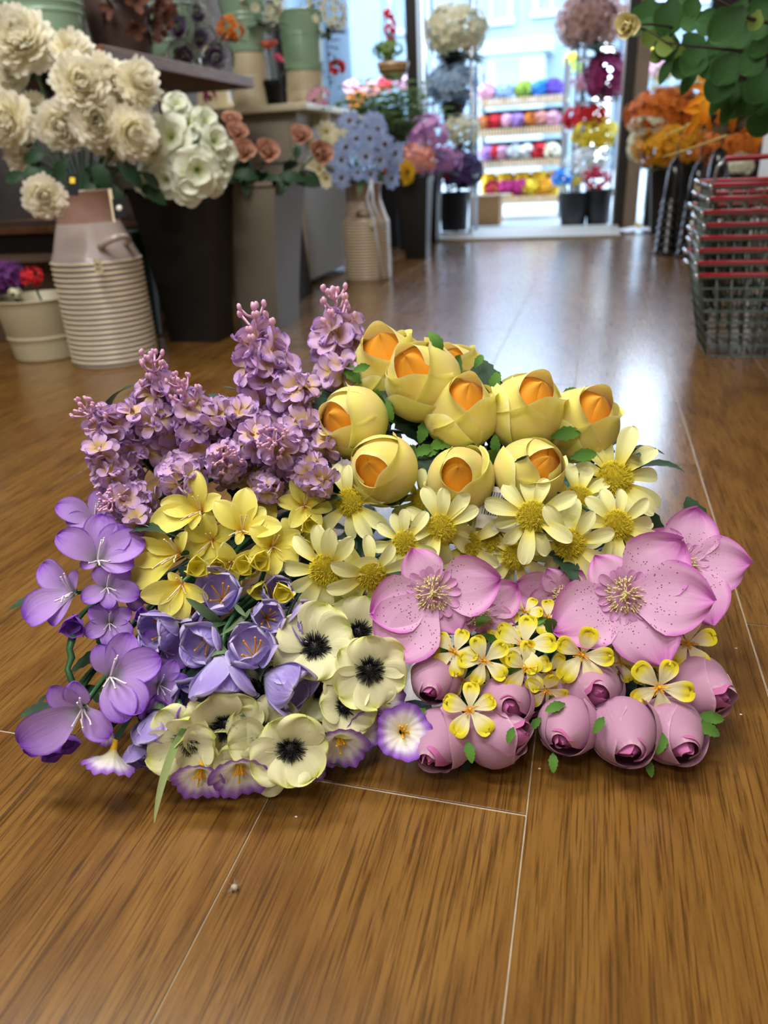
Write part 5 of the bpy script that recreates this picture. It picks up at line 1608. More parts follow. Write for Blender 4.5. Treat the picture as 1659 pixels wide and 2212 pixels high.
bm_v, bm_h, bm_r, bm_hd = basket_mesh()
base_b = thing('shopping_basket', 'grey green wire shopping basket at the bottom of the stack, standing on the floor', 'basket', (.398, 1.985, .003), 0, 'stacked shopping baskets')
put('upright_wires', bm_v, base_b)
put('cross_wires', bm_h, base_b)
put('rim', bm_r, base_b)
for g_, w_ in bm_hd:
    put('grip', g_, base_b, label='red plastic grip')
    put('handle_wire', w_, base_b)
blab = ['wire shopping basket with red grip, second from the floor in the stack', 'wire shopping basket with red grip, third from the floor in the stack', 'wire shopping basket with red grip, fourth from the floor in the stack',
        'wire shopping basket with red grip, fifth from the floor in the stack', 'wire shopping basket with red grip, sixth from the floor in the stack', 'wire shopping basket with red grip, next below the topmost']
for i, lbl in enumerate(blab):
    copy_tree(base_b, (.398 + rnd.uniform(-.006, .006), 1.985 + rnd.uniform(-.004, .004), .003 + .0265 * (i + 1)), rnd.uniform(-.02, .02), lbl)
tb_ = copy_tree(base_b, (.402, 1.985, .003 + .0265 * 7), 0.01, 'topmost wire shopping basket with its red handle raised above the stack')
up = put('raised_handle', MB().tube([(-.165, -.10, .185), (-.160, -.10, .225), (-.145, -.10, .240)], .004, 6).tube([(.165, -.10, .185), (.160, -.10, .225), (.145, -.10, .240)], .004, 6).mesh('raised_handle', M_STEEL), tb_)
put('raised_grip', MB().tube([(-.147, -.10, .239), (0, -.10, .242), (.147, -.10, .239)], .0055, 8).mesh('raised_grip', M_REDGRIP), tb_, label='red plastic grip standing up')

# scrap on the threshold
sp_ = thing('paper_scrap', 'crumpled white paper scrap with a yellow bloom on the threshold', 'paper', (.235, 5.12, .004))
P = np.zeros((7, 9, 3))
rg = random.Random(2)
for i in range(7):
    for j in range(9):
        P[i, j] = ((j - 4) * .028, (i - 3) * .022, rg.uniform(0, .014) + .022 * math.exp(-((j - 4) ** 2 + (i - 3) ** 2) / 8))
put('paper', MB().grid(P).mesh('paper', M_WHITEPAINT), sp_)
put('yellow_bloom', rose_head('yellow_bloom', C_['yellow'], 8, 8), sp_, (.01, 0, .03), (.4, 0, 0), .028)
pf = thing('lint_ball', 'tiny ball of white lint on the floorboards in the foreground', 'lint', (-0.2111,0.3104,0))
pf.location.z = .003
m_ = hairs(MB().ball((0, 0, 0), (.0028, .0024, .0022), 8, 6), 40, 3.0, .0018, .001, .003, .00012, bulge=1, seed=3, bend=.8)
put('lint', m_.mesh('lint', M_STONE), pf)
cr = random.Random(9)
for i, (lc, lb) in enumerate([((-0.0152,0.4682,0), 'by the pink rosebuds'), ((-0.1922,0.3792,0), 'below the petunias'), ((0.1506,0.5692,0), 'right of the pink rosebuds'), ((0.1617,0.6709,0), 'right of the yellow flowers'), ((0.1703,1.364,0), 'on the bright boards beyond the daisies')]):
    o = thing('dust_crumb', 'tiny pale crumb on the floor ' + lb, 'crumb', lc)
    put('crumb', MB().ball((0, 0, .0008), (.0014, .0009, .0007), 6, 4).mesh('crumb', M_WHITEPAINT), o)

# ------------------------------------------------------------ eucalyptus branch, upper right, rooted in a wall pot
M_EUC = petal_mat('eucalyptus_leaf', [(0, '2a4c24'), (.5, '34602c'), (1, '3c6c32')], edge='5c8a4c', e0=.95, veins=.5, trans=.15, vary=.35)
M_EUCP = petal_mat('pale_eucalyptus_leaf', [(0, '7c9444'), (1, '8ca854')], veins=.4, trans=.3)
M_TWIG = plain('brown_twig', '2c2418', .6)
EUC = petal_set('leaf', M_EUC, 3, W=.98, a=.48, b0=.25, q=.55, e0=12, e1=-14, cup=.16, ruf=.02, nu=12, nv=11)
EUCP = petal_set('leaf', M_EUCP, 2, W=.9, a=.48, b0=.25, q=.55, e0=12, e1=-14, cup=.16)
NARROW = petal_set('leaf', M_EUC, 2, W=.42, a=.48, b0=.3, q=.8, e0=12, e1=-14, cup=.2)
wp = thing('wall_pot', 'dark pot on a wall bracket to the right from which the eucalyptus hangs', 'pot', (1.24, 1.85, 1.02))
put('pot_body', MB().lathe([(0, 0), (.08, 0), (.12, .2), (.126, .2), (.126, .22), (.115, .22), (.08, .03), (0, .03)], 24).mesh('pot_body', M_DARKSLATE), wp)
put('bracket', MB().box((.07, 0, -.012), (.27, .05, .024)).mesh('bracket', M_BLACKPAINT, False), wp)
eb = bunch_root('eucalyptus_branch', 'dense green round leaved eucalyptus branches hanging in from upper right', (1.2, 1.83, 1.2), 'foliage')


def twig(pts, r):
    g = eb.location
    put('twig', MB().tube([tuple(Vector(p) - g) for p in pts], r, 6).mesh('twig', M_TWIG), eb)


twig([(1.2, 1.83, 1.2), (.9, 1.7, 1.22), (.55, 1.58, 1.0), (0.2809,1.5672,0.6238), (0.2101,1.4814,0.6311), (0.1635,1.4554,0.6525), (0.1087,1.4768,0.6818)], [.006, .006, .005, .004, .003, .002, .0015])
twig([(1.2, 1.83, 1.2), (.9, 1.75, 1.15), (0.333,1.7299,0.5968), (0.2236,1.6321,0.6023), (0.1423,1.5899,0.6109), (0.0971,1.605,0.6216), (0.0561,1.6055,0.647)], [.006, .005, .004, .003, .002, .0015, .001])
twig([(1.2, 1.83, 1.2), (.95, 1.8, 1.05), (0.3723,1.8764,0.544), (0.2827,1.7657,0.5584), (0.2063,1.7092,0.582), (0.1502,1.7183,0.5868)], [.006, .005, .004, .003, .002, .0012])
for i, (loc, rot, s) in enumerate([
        ((0.1964,1.4353,0.639),(-1.633,0.6984,3.0529),0.0644), ((0.1745,1.5171,0.6313),(-1.5004,-0.1926,2.9884),0.0525), ((0.1259,1.4632,0.6672),(-1.7746,1.2395,2.954),0.0446), ((0.0643,1.6309,0.6943),(-1.777,1.2702,2.8961),0.0585), ((0.1018,1.617,0.6908),(-1.3089,1.4419,-2.8578),0.0624),
        ((0.1468,1.5417,0.6509),(-1.51,0.3373,3.0433),0.0473), ((0.1115,1.6273,0.659),(-1.6329,0.6096,-3.0456),0.0536), ((0.1066,1.666,0.647),(-0.6352,1.3598,-2.5101),0.0553), ((0.16,1.6206,0.6163),(-1.3893,1.0838,-2.9975),0.0569), ((0.1521,1.6644,0.593),(-1.5702,0.2916,3.1408),0.0523),
        ((0.1832,1.6185,0.5984),(-1.3591,1.0925,-2.9859),0.0585), ((0.2125,1.6042,0.5988),(-1.5843,1.0822,3.0852),0.0624), ((0.2165,1.6639,0.5774),(-1.1402,1.0367,-3.0347),0.0636), ((0.2522,1.5826,0.6016),(-1.3996,0.9837,3.0976),0.0609), ((0.2391,1.5382,0.6363),(-0.6351,1.2045,-2.3438),0.0465),
        ((0.2113,1.5705,0.6719),(-1.4524,1.2364,-2.9735),0.0457), ((0.2501,1.5543,0.6628),(-1.6377,0.6638,3.0262),0.045), ((0.2065,1.6554,0.613),(-0.215,1.2473,-1.8645),0.0644), ((0.2426,1.6407,0.6087),(-1.2244,1.2965,-2.8785),0.065), ((0.2851,1.7079,0.58),(-1.1257,1.301,-2.8032),0.0697),
        ((0.2821,1.7694,0.5665),(-1.279,1.1185,-2.962),0.0728), ((0.3087,1.7944,0.5548),(-1.451,1.3107,-3.1122),0.0648), ((0.2566,1.5784,0.6141),(-1.6131,0.7993,-3.03),0.0512), ((0.0641,1.6375,0.6609),(-1.5065,0.1729,2.902),0.0462), ((0.0926,1.633,0.6819),(-1.2536,0.5881,-3.0622),0.0536),
        ((0.1797,1.6835,0.6396),(0.8419,1.2938,-0.6266),0.0636), ((0.2282,1.6964,0.6373),(1.2285,0.9829,-0.2383),0.0687), ((0.1331,1.6956,0.6449),(1.2332,1.003,-0.1712),0.0561), ((0.2679,1.7533,0.589),(0.784,1.2522,-0.7333),0.0752), ((0.1815,1.6036,0.6632),(1.273,0.9953,-0.1761),0.0599), ((0.1402,1.642,0.6722),(-1.3909,-0.5168,-3.1222),0.0569), ((0.2674,1.7934,0.5536),(-1.427,0.358,3.1194),0.0652), ((0.2432,1.779,0.5621),(1.3107,1.4718,-0.3081),0.0666), ((0.0804,1.6719,0.6747),(1.4809,0.9935,-0.0351),0.0503), ((0.2444,1.6554,0.6379),(-1.4897,0.3611,2.9957),0.065), ((0.2009,1.7317,0.5844),(1.3166,1.1048,-0.3688),0.0612), ((0.3069,1.7997,0.5196),(-0.861,1.3328,-2.6446),0.0602)]):
    put('leaf', EUC[i % 3], eb, Vector(loc) - eb.location, rot, s * (.92, .78, .68, .86)[i % 4])
for i, (loc, rot, s) in enumerate([((0.1148,1.6068,0.6149),(-1.5882,-0.0527,-3.1202),0.0358), ((0.1442,1.6799,0.606),(-1.5777,-0.0505,-3.1362),0.0374), ((0.0854,1.6666,0.6608),(-1.6536,1.0273,3.1129),0.0419), ((0.2231,1.4912,0.6435),(-1.8218,1.3103,-3.1131),0.029), ((0.1026,1.6726,0.6157),(-1.4725,0.3711,2.9965),0.0306)]):
    put('leaf', EUCP[i % 2], eb, Vector(loc) - eb.location, rot, s, label='pale yellow green leaf')
for i, (loc, rot, s) in enumerate([((0.1135,1.6495,0.6089),(-1.3115,1.1955,3.0231),0.0519), ((0.1628,1.6811,0.5974),(-1.3375,1.1174,2.9667),0.0612), ((0.2484,1.7566,0.5601),(-1.1852,1.2383,3.0838),0.0763), ((0.2227,1.7498,0.5614),(-1.249,1.1555,-2.9982),0.0586)]):
    put('leaf', NARROW[i % 2], eb, Vector(loc) - eb.location, rot, s)
cr_ = bunch_root('cream_rose', 'single cream rose hanging at the left tip of the eucalyptus', (0.07,1.6734,0.6601), 'rose')
f = flower_root('rose_flower', cr_, (0.0295,1.539,0.6442),(1.6623,0.1202,-0.3437),0.0266)
put('rose_head', rose_head('rose_head', cloth('cream_rose_cloth', 'cfc070', 'efe6b4'), 2, 12), f)
put('calyx', CALYX, f, (0, 0, .1), (0, 0, 0), 2.2)
put('stem', MB().tube([tuple(Vector(q) - cr_.location) for q in ((0.0313,1.5517,0.6457), (0.0664,1.5866,0.6492), (0.111,1.6201,0.6444))], .0018, 5).mesh('stem', M_TWIG), cr_)

# autumn leaf garland and straws
M_MAPLE = petal_mat('maple_leaf_cloth', [(0, 'e0a414'), (.5, 'e08c10'), (1, 'cc5c10')], veins=.6, vary=.3, trans=.3)
M_BROWNLEAF = petal_mat('brown_leaf_cloth', [(0, '3c3018'), (1, '4c3c20')], veins=.5)


def maple(seed):
    m = MB()
    for k, (a, l, w) in enumerate(((0, 1.0, .42), (62, .85, .38), (-62, .85, .38), (118, .6, .34), (-118, .6, .34))):
        P, uv = petal_arrays(W=w, a=.35, b0=.55, q=.9, e0=12, e1=-22, cup=.3, ruf=.05, nu=9, nv=7, seed=seed + k)
        for i in range(P.shape[0]):
            if i % 2:
                P[i, :, 1] *= .72
        P = rotz(P * l, math.radians(a))
        P[..., 2] += .008 * k
        m.grid(P, uv)
    return m.mesh('leaf', M_MAPLE)


MAPLE = [maple(1), maple(7)]
mg = bunch_root('maple_garland', 'yellow orange maple leaf garland hanging before the orange display', (0.3805,2.0341,0.58), 'foliage')
g = mg.location
put('twig', MB().tube([tuple(Vector(q) - g) for q in ((1.2, 2.05, 1.0), (0.3805,2.0341,0.58), (0.3222,1.9663,0.5224), (0.2412,1.9257,0.5342), (0.2136,1.9529,0.5593))], .003, 6).mesh('twig', M_TWIG), mg)
for i, (loc, rot, s) in enumerate([((0.2051,1.8538,0.5494),(-0.6951,1.3948,-2.592),0.0589), ((0.236,1.8932,0.5413),(1.5336,0.5254,0.1621),0.0581), ((0.2015,1.8852,0.5217),(-1.6252,0.9463,2.901),0.0536), ((0.329,1.955,0.495),(-1.8269,1.4348,2.9168),0.058), ((0.261,1.9266,0.5243),(0.6986,1.3787,-0.5744),0.0494), ((0.2052,1.9335,0.5715),(-1.1268,-1.0345,2.4192),0.0454)]):
    put('leaf', MAPLE[i % 2], mg, Vector(loc) - g, rot, s)
put('leaf', petal_set('leaf', M_BROWNLEAF, 1, W=.6, a=.5, b0=.2, q=.7, e0=10, e1=-10, cup=.2)[0], mg, Vector((0.3182,1.9418,0.5215)) - g, (-1.4015,0.3712,3.1142), 0.0938, label='brown leaf')
ww = bunch_root('wheat_straws', 'two pale wheat straws slanting across the orange display', (0.3544,2.1383,0.5025), 'straw')
g = ww.location
for q in (((0.1383,2.0436,0.4361), (0.2107,2.0733,0.4543), (0.2776,2.1021,0.4737), (0.3544,2.1383,0.5025)), ((0.1369,2.0663,0.4835), (0.1752,2.0705,0.4932), (0.2054,2.0871,0.5094), (0.3498,2.1668,0.5638))):
    put('straw', MB().tube([tuple(Vector(x) - g) for x in q], [.0012, .0025, .0035, .002], 6).mesh('straw', plain('straw', 'b8a45c', .6)), ww)
# ------------------------------------------------------------ the bouquets heaped on the floor
ROSES = [
    ((-0.197,0.7414,0.2309),(0.5236,-0.1718,0.2977),0.0901),
    ((-0.1485,0.7105,0.2353),(0.6365,-0.4945,0.3367),0.0844),
    ((-0.1274,0.7691,0.2244),(0.56,-0.3205,0.2882),0.0719),
    ((-0.1214,0.6934,0.2052),(0.5397,0.2379,0.1159),0.0792),
    ((-0.2031,0.6677,0.2162),(0.8526,-0.7834,0.2131),0.0743),
    ((-0.1717,0.629,0.184),(0.9697,-0.4291,0.1816),0.0704),
    ((-0.1078,0.639,0.1725),(0.9049,0.1044,0.0516),0.0688),
    ((-0.0572,0.6574,0.1747),(0.7031,0.6532,0.0238),0.0704),
    ((-0.0671,0.7201,0.2013),(0.5645,0.3703,0.1092),0.0838),
    ((-0.0149,0.7418,0.1845),(0.5331,0.4734,-0.0161),0.0839),
]
PINKS = [
    ((-0.105,0.5012,0.0623),(1.3665,0.3453,0.0128),0.0461),
    ((-0.0498,0.5013,0.0394),(0.9944,-0.1012,0.348),0.0515),
    ((-0.0701,0.4721,0.0213),(0.3923,0.9996,0.0734),0.0582),
    ((-0.089,0.4736,0.0314),(1.4621,-0.3631,-0.0988),0.0579),
    ((0.0064,0.5032,0.0327),(1.3383,-0.038,-0.0982),0.0551),
    ((0.0175,0.5378,0.0351),(0.9682,0.2334,0.0676),0.0595),
    ((0.0446,0.5096,0.0314),(1.3541,0.1879,0.1018),0.0623),
    ((0.0768,0.527,0.0224),(1.314,0.4816,0.2174),0.0627),
    ((0.0911,0.5618,0.0363),(1.0298,0.8374,0.2133),0.0656),
    ((-0.0097,0.5351,0.03),(1.1431,-0.0371,0.0745),0.043),
    ((-0.0295,0.538,0.0235),(0.9417,-0.7754,0.6178),0.0436),
]
LILAC = [
    ((-0.4155,0.592,0.2029),(0.5026,-0.2957,0.0755),0.0782, True, 30),
    ((-0.4013,0.6135,0.208),(0.2303,0.0067,0.7447),0.091, True, 32),
    ((-0.4352,0.6269,0.2181),(1.0811,0.1688,0.4809),0.0718, False, 20),
    ((-0.3923,0.6472,0.2276),(1.2296,0.1595,0.5594),0.0722, False, 20),
    ((-0.3412,0.6649,0.209),(1.0865,0.1355,0.4241),0.0774, False, 20),
    ((-0.2855,0.679,0.2062),(1.2546,0.101,0.4203),0.0817, False, 22),
    ((-0.4318,0.5787,0.1916),(1.2644,0.1027,0.4308),0.0647, False, 20),
    ((-0.3574,0.6145,0.2048),(0.1088,-0.3492,1.5097),0.0788, True, 22),
    ((-0.3094,0.6803,0.2162),(0.157,-0.0241,0.3468),0.1107, True, 28),
    ((-0.2496,0.7424,0.2238),(0.1282,-0.0602,0.3396),0.109, True, 26),
    ((-0.322,0.5979,0.1954),(1.0539,0.095,0.3427),0.0696, True, 24),
    ((-0.2632,0.6158,0.1922),(0.8227,-0.0508,0.1535),0.08, True, 26),
    ((-0.3979,0.5512,0.1743),(1.1123,0.0138,0.1912),0.0624, True, 22),
    ((-0.2573,0.606,0.2067),(1.7023,-0.0129,0.7192),0.0629, False, 22),
    ((-0.3089,0.684,0.2387),(1.2329,0.2541,0.7741),0.0775, False, 20),
    ((-0.3591,0.6439,0.2297),(1.3197,0.1301,0.5636),0.0711, False, 22),
    ((-0.3698,0.585,0.1925),(1.3357,0.1199,0.5463),0.0679, False, 22),
    ((-0.4348,0.5882,0.2166),(1.3886,0.0617,0.3373),0.0646, False, 20),
    ((-0.3116,0.6447,0.2119),(1.297,0.0695,0.3378),0.0747, False, 20),
    ((-0.2667,0.7493,0.2262),(1.0159,0.126,0.3849),0.0822, False, 20),
    ((-0.3994,0.541,0.162),(1.2487,0.1831,0.6361),0.0543, False, 16),
    ((-0.4189,0.6304,0.2319),(1.3564,0.1228,0.583),0.067, False, 18),
    ((-0.2866,0.5896,0.1815),(1.2924,0.128,0.5287),0.0506, False,16),
    ((-0.25,0.6631,0.2032),(1.3011,0.0774,0.3669),0.0667, False,16),
]
PURPLE = [
    ((-0.3483,0.4001,0.0938),(0.8755,0.3333,0.5828),0.0381, [(75, 1.02), (25, 1.12), (-70, 1.11), (119, 0.79), (-45, 1.12)]),
    ((-0.3599,0.3788,0.0811),(1.322,0.0783,0.3796),0.036, [(-155, 1.47), (-44, 0.96), (129, 0.93), (92, 0.85)]),
    ((-0.3954,0.4738,0.1519),(0.6642,0.3085,0.458),0.0391, [(93, 1.11), (30, 1.16), (161, 1.08), (-6, 0.88), (-143, 0.44), (61, 1.02)]),
    ((-0.4341,0.5292,0.1602),(0.6501,0.2423,0.4051),0.0346, [(167, 1.11), (79, 0.97), (-160, 0.80), (13, 0.63)]),
    ((-0.4109,0.4578,0.13),(0.9387,-0.1781,-0.0402),0.0366, [(136, 1.09), (-147, 1.31), (-110, 0.94), (69, 0.57), (170, 0.66)]),
    ((-0.3868,0.4674,0.1315),(0.8682,0.2752,0.5184),0.0279, [(126, 0.77), (45, 0.92), (-12, 1.10), (-140, 0.93), (-80, 0.79)]),
    ((-0.3839,0.4572,0.103),(1.0099,0.1855,0.4736),0.0248, None),
    ((-0.3315,0.447,0.0874),(0.8678,0.4631,0.6999),0.025, None),
    ((-0.3204,0.4197,0.0762),(1.2014,0.2767,0.7775),0.0249, None),
    ((-0.3509,0.4399,0.0739),(1.0059,0.3299,0.6687),0.026, None),
    ((-0.3805,0.4942,0.114),(0.8054,0.3869,0.5907),0.025, None),
]
PURPLE_BUDS = [
    ((-0.4004,0.4353,0.1152),(1.3342,0.1202,0.5455),0.0186),
    ((-0.3512,0.4559,0.1126),(0.7695,0.389,0.5713),0.0133),
    ((-0.2884,0.3983,0.0717),(1.2594,0.2341,0.7675),0.013),
    ((-0.4004,0.3672,0.0518),(1.7563,0.0632,0.1741),0.0169),
    ((-0.3868,0.3646,0.0519),(1.8912,-0.0282,0.4855),0.0175),
    ((-0.3778,0.3705,0.054),(1.7507,-0.0562,0.8084),0.0161),
    ((-0.3255,0.4135,0.06),(1.4554,0.1257,0.8058),0.0212),
]
YELLOW = [
    ((-0.3203,0.5302,0.1797),(0.9302,-0.0497,0.1293),0.0353, [(95, 1.09), (172, 1.06), (-158, 1.34), (-105, 0.58), (27, 0.78)]),
    ((-0.2797,0.5216,0.1671),(0.7802,0.1739,0.3832),0.033, [(90, 1.22), (7, 1.10), (137, 1.12), (-104, 0.44), (47, 0.91)]),
    ((-0.3331,0.5059,0.1495),(1.0866,-0.1118,-0.0374),0.0427, [(174, 1.17), (-145, 1.26), (147, 0.88), (59, 0.56)]),
    ((-0.3173,0.4763,0.1392),(1.3502,0.0608,0.3194),0.0313, [(-168, 1.18), (-125, 1.06), (-89, 1.11), (-26, 0.89), (136, 0.51)]),
    ((-0.2562,0.5267,0.1524),(1.0451,0.273,0.6229),0.0292, None),
    ((-0.2395,0.5694,0.1726),(0.8631,0.1769,0.4085),0.0278, None),
    ((-0.284,0.5752,0.1715),(0.6952,0.2293,0.4086),0.0285, None),
    ((-0.2874,0.5918,0.1749),(0.6958,0.1583,0.3512),0.0273, None),
    ((-0.3144,0.5304,0.1528),(1.2973,0.0267,0.1857),0.0292, None),
    ((-0.3742,0.5238,0.1511),(1.0012,-0.1175,0.0057),0.0262, None),
    ((-0.3883,0.5286,0.1594),(0.8175,-0.1441,0.0577),0.0196, None),
    ((-0.2887,0.5114,0.142),(1.5596,0.0501,0.4451),0.0267, None),
    ((-0.2438,0.5537,0.147),(1.1288,0.1849,0.5381),0.0243, None),
]
YELLOW_BUDS = [
    ((-0.3072,0.4842,0.1493),(0.9958,0.2378,0.541),0.018),
    ((-0.2954,0.4983,0.1453),(1.1819,0.1333,0.4638),0.0135),
    ((-0.2724,0.5034,0.1434),(0.9635,0.0958,0.3286),0.0175),
    ((-0.2598,0.5054,0.148),(1.0083,0.2429,0.5555),0.0182),
    ((-0.2347,0.4918,0.1299),(1.2373,0.0924,0.3878),0.0171),
    ((-0.2264,0.547,0.168),(1.3305,0.0949,0.4483),0.0155),
    ((-0.2314,0.5379,0.1488),(1.1177,0.1841,0.5293),0.0147),
    ((-0.2604,0.5025,0.1267),(1.5301,0.054,0.4135),0.016),
]
CROCUS = [
    ((-0.2449,0.4753,0.113),(0.9662,0.1936,0.4659),0.0286, False),
    ((-0.2222,0.4853,0.1024),(1.0302,0.449,0.8276),0.0324, True),
    ((-0.2422,0.4437,0.094),(0.4458,-0.0122,0.2305),0.0351, True),
    ((-0.2839,0.4556,0.1074),(1.4224,0.0081,-0.0077),0.0352, True),
    ((-0.2657,0.4329,0.1042),(2.168,-0.0452,0.3944),0.0446, True),
    ((-0.2323,0.4372,0.0865),(1.7129,-0.1242,1.2222),0.0437, False),
    ((-0.3182,0.4593,0.1066),(1.2678,-0.1397,-0.2971),0.0371, False),
    ((-0.2915,0.4918,0.1134),(0.6434,0.055,0.2647),0.0362, True),
    ((-0.3129,0.4056,0.0638),(2.1027,0.053,0.2488),0.0376, False),
    ((-0.2958,0.4409,0.067),(1.6074,0.0459,0.2932),0.0349, True),
    ((-0.2534,0.5107,0.1061),(0.6784,0.2866,0.4473),0.0319, False),
    ((-0.3183,0.487,0.1037),(0.8025,0.0101,0.2205),0.0366, False),
    ((-0.3266,0.3962,0.0409),(2.0229,0.018,0.3189),0.0278, False),
]
ANEM = [
    ((-0.199,0.4671,0.0947),(0.8598,0.105,0.3259),0.0349, 6),
    ((-0.1737,0.5032,0.0887),(0.8481,0.1965,0.4255),0.0317, 5),
    ((-0.1532,0.4634,0.0829),(1.0367,0.1353,0.406),0.0321, 6),
    ((-0.2002,0.4006,0.0488),(1.107,0.1753,0.5065),0.0327, 6),
    ((-0.2535,0.4042,0.0613),(1.3807,0.0668,0.3598),0.0334, 6),
    ((-0.281,0.3924,0.0517),(1.36,0.024,0.1498),0.0319, 6),
    ((-0.2304,0.4125,0.0489),(1.2807,0.1259,0.5122),0.0323, 6),
    ((-0.2466,0.4484,0.0603),(1.0124,0.1368,0.4007),0.0285, 5),
    ((-0.1729,0.4482,0.0534),(0.8301,0.308,0.5324),0.0271, 5),
    ((-0.1814,0.5291,0.102),(0.7392,0.14,0.3432),0.0294, 5),
    ((-0.2064,0.5287,0.0955),(0.5713,0.098,0.2915),0.0248, 5),
    ((-0.1985,0.4647,0.0542),(0.8166,0.1702,0.3885),0.0295, 5),
    ((-0.268,0.4017,0.0373),(1.6359,0.0403,0.3669),0.0318, 5),
    ((-0.2367,0.4012,0.0295),(1.6211,0.0397,0.4179),0.0301, 5),
]
PETUNIA = [
    ((-0.1171,0.4301,0.0537),(0.8485,0.0961,0.3143),0.0214),
    ((-0.1645,0.4156,0.0407),(1.698,0.03,0.3951),0.0223),
    ((-0.2314,0.3732,0.0374),(1.7624,0.0176,0.4128),0.023),
    ((-0.2627,0.3657,0.0344),(1.7274,0.043,0.2853),0.0203),
    ((-0.1886,0.401,0.0259),(1.7227,0.0213,0.4305),0.0151),
    ((-0.1533,0.441,0.0381),(1.3272,0.2105,0.8154),0.0172),
    ((-0.3366,0.3624,0.0387),(2.596,0.2356,0.1457),0.0208),
    ((-0.1403,0.4655,0.0557),(0.5217,0.3869,0.4479),0.0167),
    ((-0.3174,0.3865,0.033),(1.6417,0.0412,0.3438),0.017),
    ((-0.3598,0.3908,0.0385),(1.5729,0.0473,0.1981),0.0098),
]
DAISY = [
    ((0.0318,0.6759,0.1718),(0.8209,-0.0516,0.153),0.0489, 12),
    ((0.0351,0.6285,0.147),(1.0655,0.073,0.3055),0.04, 11),
    ((0.0006,0.6479,0.1616),(0.6701,-0.0636,0.1713),0.036, 10),
    ((-0.0369,0.5925,0.1673),(1.0784,-0.0698,0.0425),0.0395, 11),
    ((-0.0043,0.5896,0.1458),(1.2426,-0.0156,0.0742),0.0394, 10),
    ((-0.1143,0.5752,0.1587),(1.0629,0.0584,0.279),0.0367, 11),
    ((-0.1434,0.5583,0.1497),(1.1885,-0.0004,0.1403),0.0325, 10),
    ((-0.1978,0.5792,0.1757),(1.2459,-0.0476,-0.0205),0.0377, 10),
    ((-0.1407,0.6149,0.1661),(1.0479,0.0221,0.2154),0.0302, 10),
    ((-0.2022,0.5162,0.1414),(1.4029,0.0515,0.2845),0.0426, 11),
    ((-0.1664,0.5248,0.1351),(1.46,0.0829,0.5529),0.0363, 10),
    ((-0.0499,0.5933,0.1272),(1.3697,0.0132,0.0906),0.0366, 10),
    ((-0.0933,0.5902,0.1367),(1.2896,0.0438,0.2474),0.0335, 10),
    ((-0.0741,0.6033,0.1364),(1.0944,-0.0184,0.1318),0.0338, 9),
]
HELL = [
    ((-0.1104,0.5175,0.1268),(1.0225,-0.0132,0.16),0.0577, [(12, 0.98), (114, 0.70), (-127, 1.16), (-58, 0.68), (-162, 0.94)]),
    ((0.0426,0.5564,0.1181),(0.9715,-0.0731,0.0839),0.0606, [(-153, 1.08), (-65, 1.04), (-5, 1.12), (124, 0.66), (43, 1.06)]),
    ((0.0924,0.6209,0.1154),(0.953,0.0037,0.1976),0.0568, [(73, 0.94), (0, 1.00), (-69, 1.00), (-140, 0.76), (134, 0.73)]),
    ((-0.0045,0.5761,0.1038),(1.4662,0.0153,-0.0571),0.0426, [(179, 1.05), (-147, 0.84), (127, 0.66), (-14, 0.77), (65, 0.63)]),
    ((-0.0757,0.5426,0.095),(1.1023,0.0811,0.3257),0.0401, [(38, 1.03), (-22, 0.79), (-84, 0.45), (-162, 0.79), (112, 0.92)]),
]
SMALL = [
    ((-0.088,0.492,0.0884),(0.8989,-0.0717,0.1101),0.0204),
    ((-0.064,0.4911,0.0842),(0.9616,-0.2568,0.4271),0.0224),
    ((-0.0338,0.5093,0.0905),(0.8206,-0.2976,0.3278),0.0249),
    ((-0.0318,0.4968,0.0779),(0.9879,-0.4582,0.8249),0.0224),
    ((0.0123,0.5188,0.0811),(1.1505,-0.0395,0.0654),0.0257),
    ((0.0964,0.5567,0.0765),(0.7731,-0.4061,0.513),0.0255),
    ((0.0726,0.512,0.0634),(0.9733,-0.8002,0.5687),0.0259),
    ((-0.0702,0.4559,0.0621),(0.5492,-0.6505,1.0673),0.0224),
    ((-0.0135,0.5093,0.0676),(1.4432,0.0718,0.4432),0.0198),
    ((-0.0141,0.4941,0.0613),(1.6791,-0.4136,0.1126),0.0187),
    ((-0.0172,0.5545,0.0892),(0.6242,-0.0368,0.1985),0.0184),
    ((-0.0376,0.5563,0.0923),(0.6512,-0.2214,0.0584),0.0161),
    ((0.0448,0.5405,0.0616),(0.9345,-0.0758,0.0933),0.0171),
    ((-0.1147,0.4969,0.076),(0.9819,-0.2472,-0.1566),0.017),
    ((0.039,0.5584,0.0672),(0.771,-0.1567,0.0636),0.0176),
    ((-0.0532,0.5399,0.0829),(0.6975,-0.0653,0.1649),0.0176),
    ((0.0854,0.5518,0.0601),(0.9402,-0.1114,0.0442),0.0172),
    ((0.0657,0.5502,0.0536),(0.9415,-0.152,-0.0089),0.0173),
    ((-0.0818,0.4934,0.0598),(1.0076,-0.0091,0.1697),0.0154),
    ((-0.0593,0.498,0.055),(1.0027,-0.0293,0.1392),0.0154),
    ((0.0297,0.5376,0.0529),(0.9297,-0.1219,0.0353),0.0157),
]


def start(name, label, cat, grip):
    return bunch_root(name, label, (grip[0], grip[1], 0.0), cat)


def finish(b, fl, grip, nleaf, meshes, size, rad=.0022, off=0.0):
    stems_to(b, fl, grip, rad, None, 'stem', off)
    scatter_leaves(b, fl, nleaf, meshes, size)
    hand_tie(b, grip)


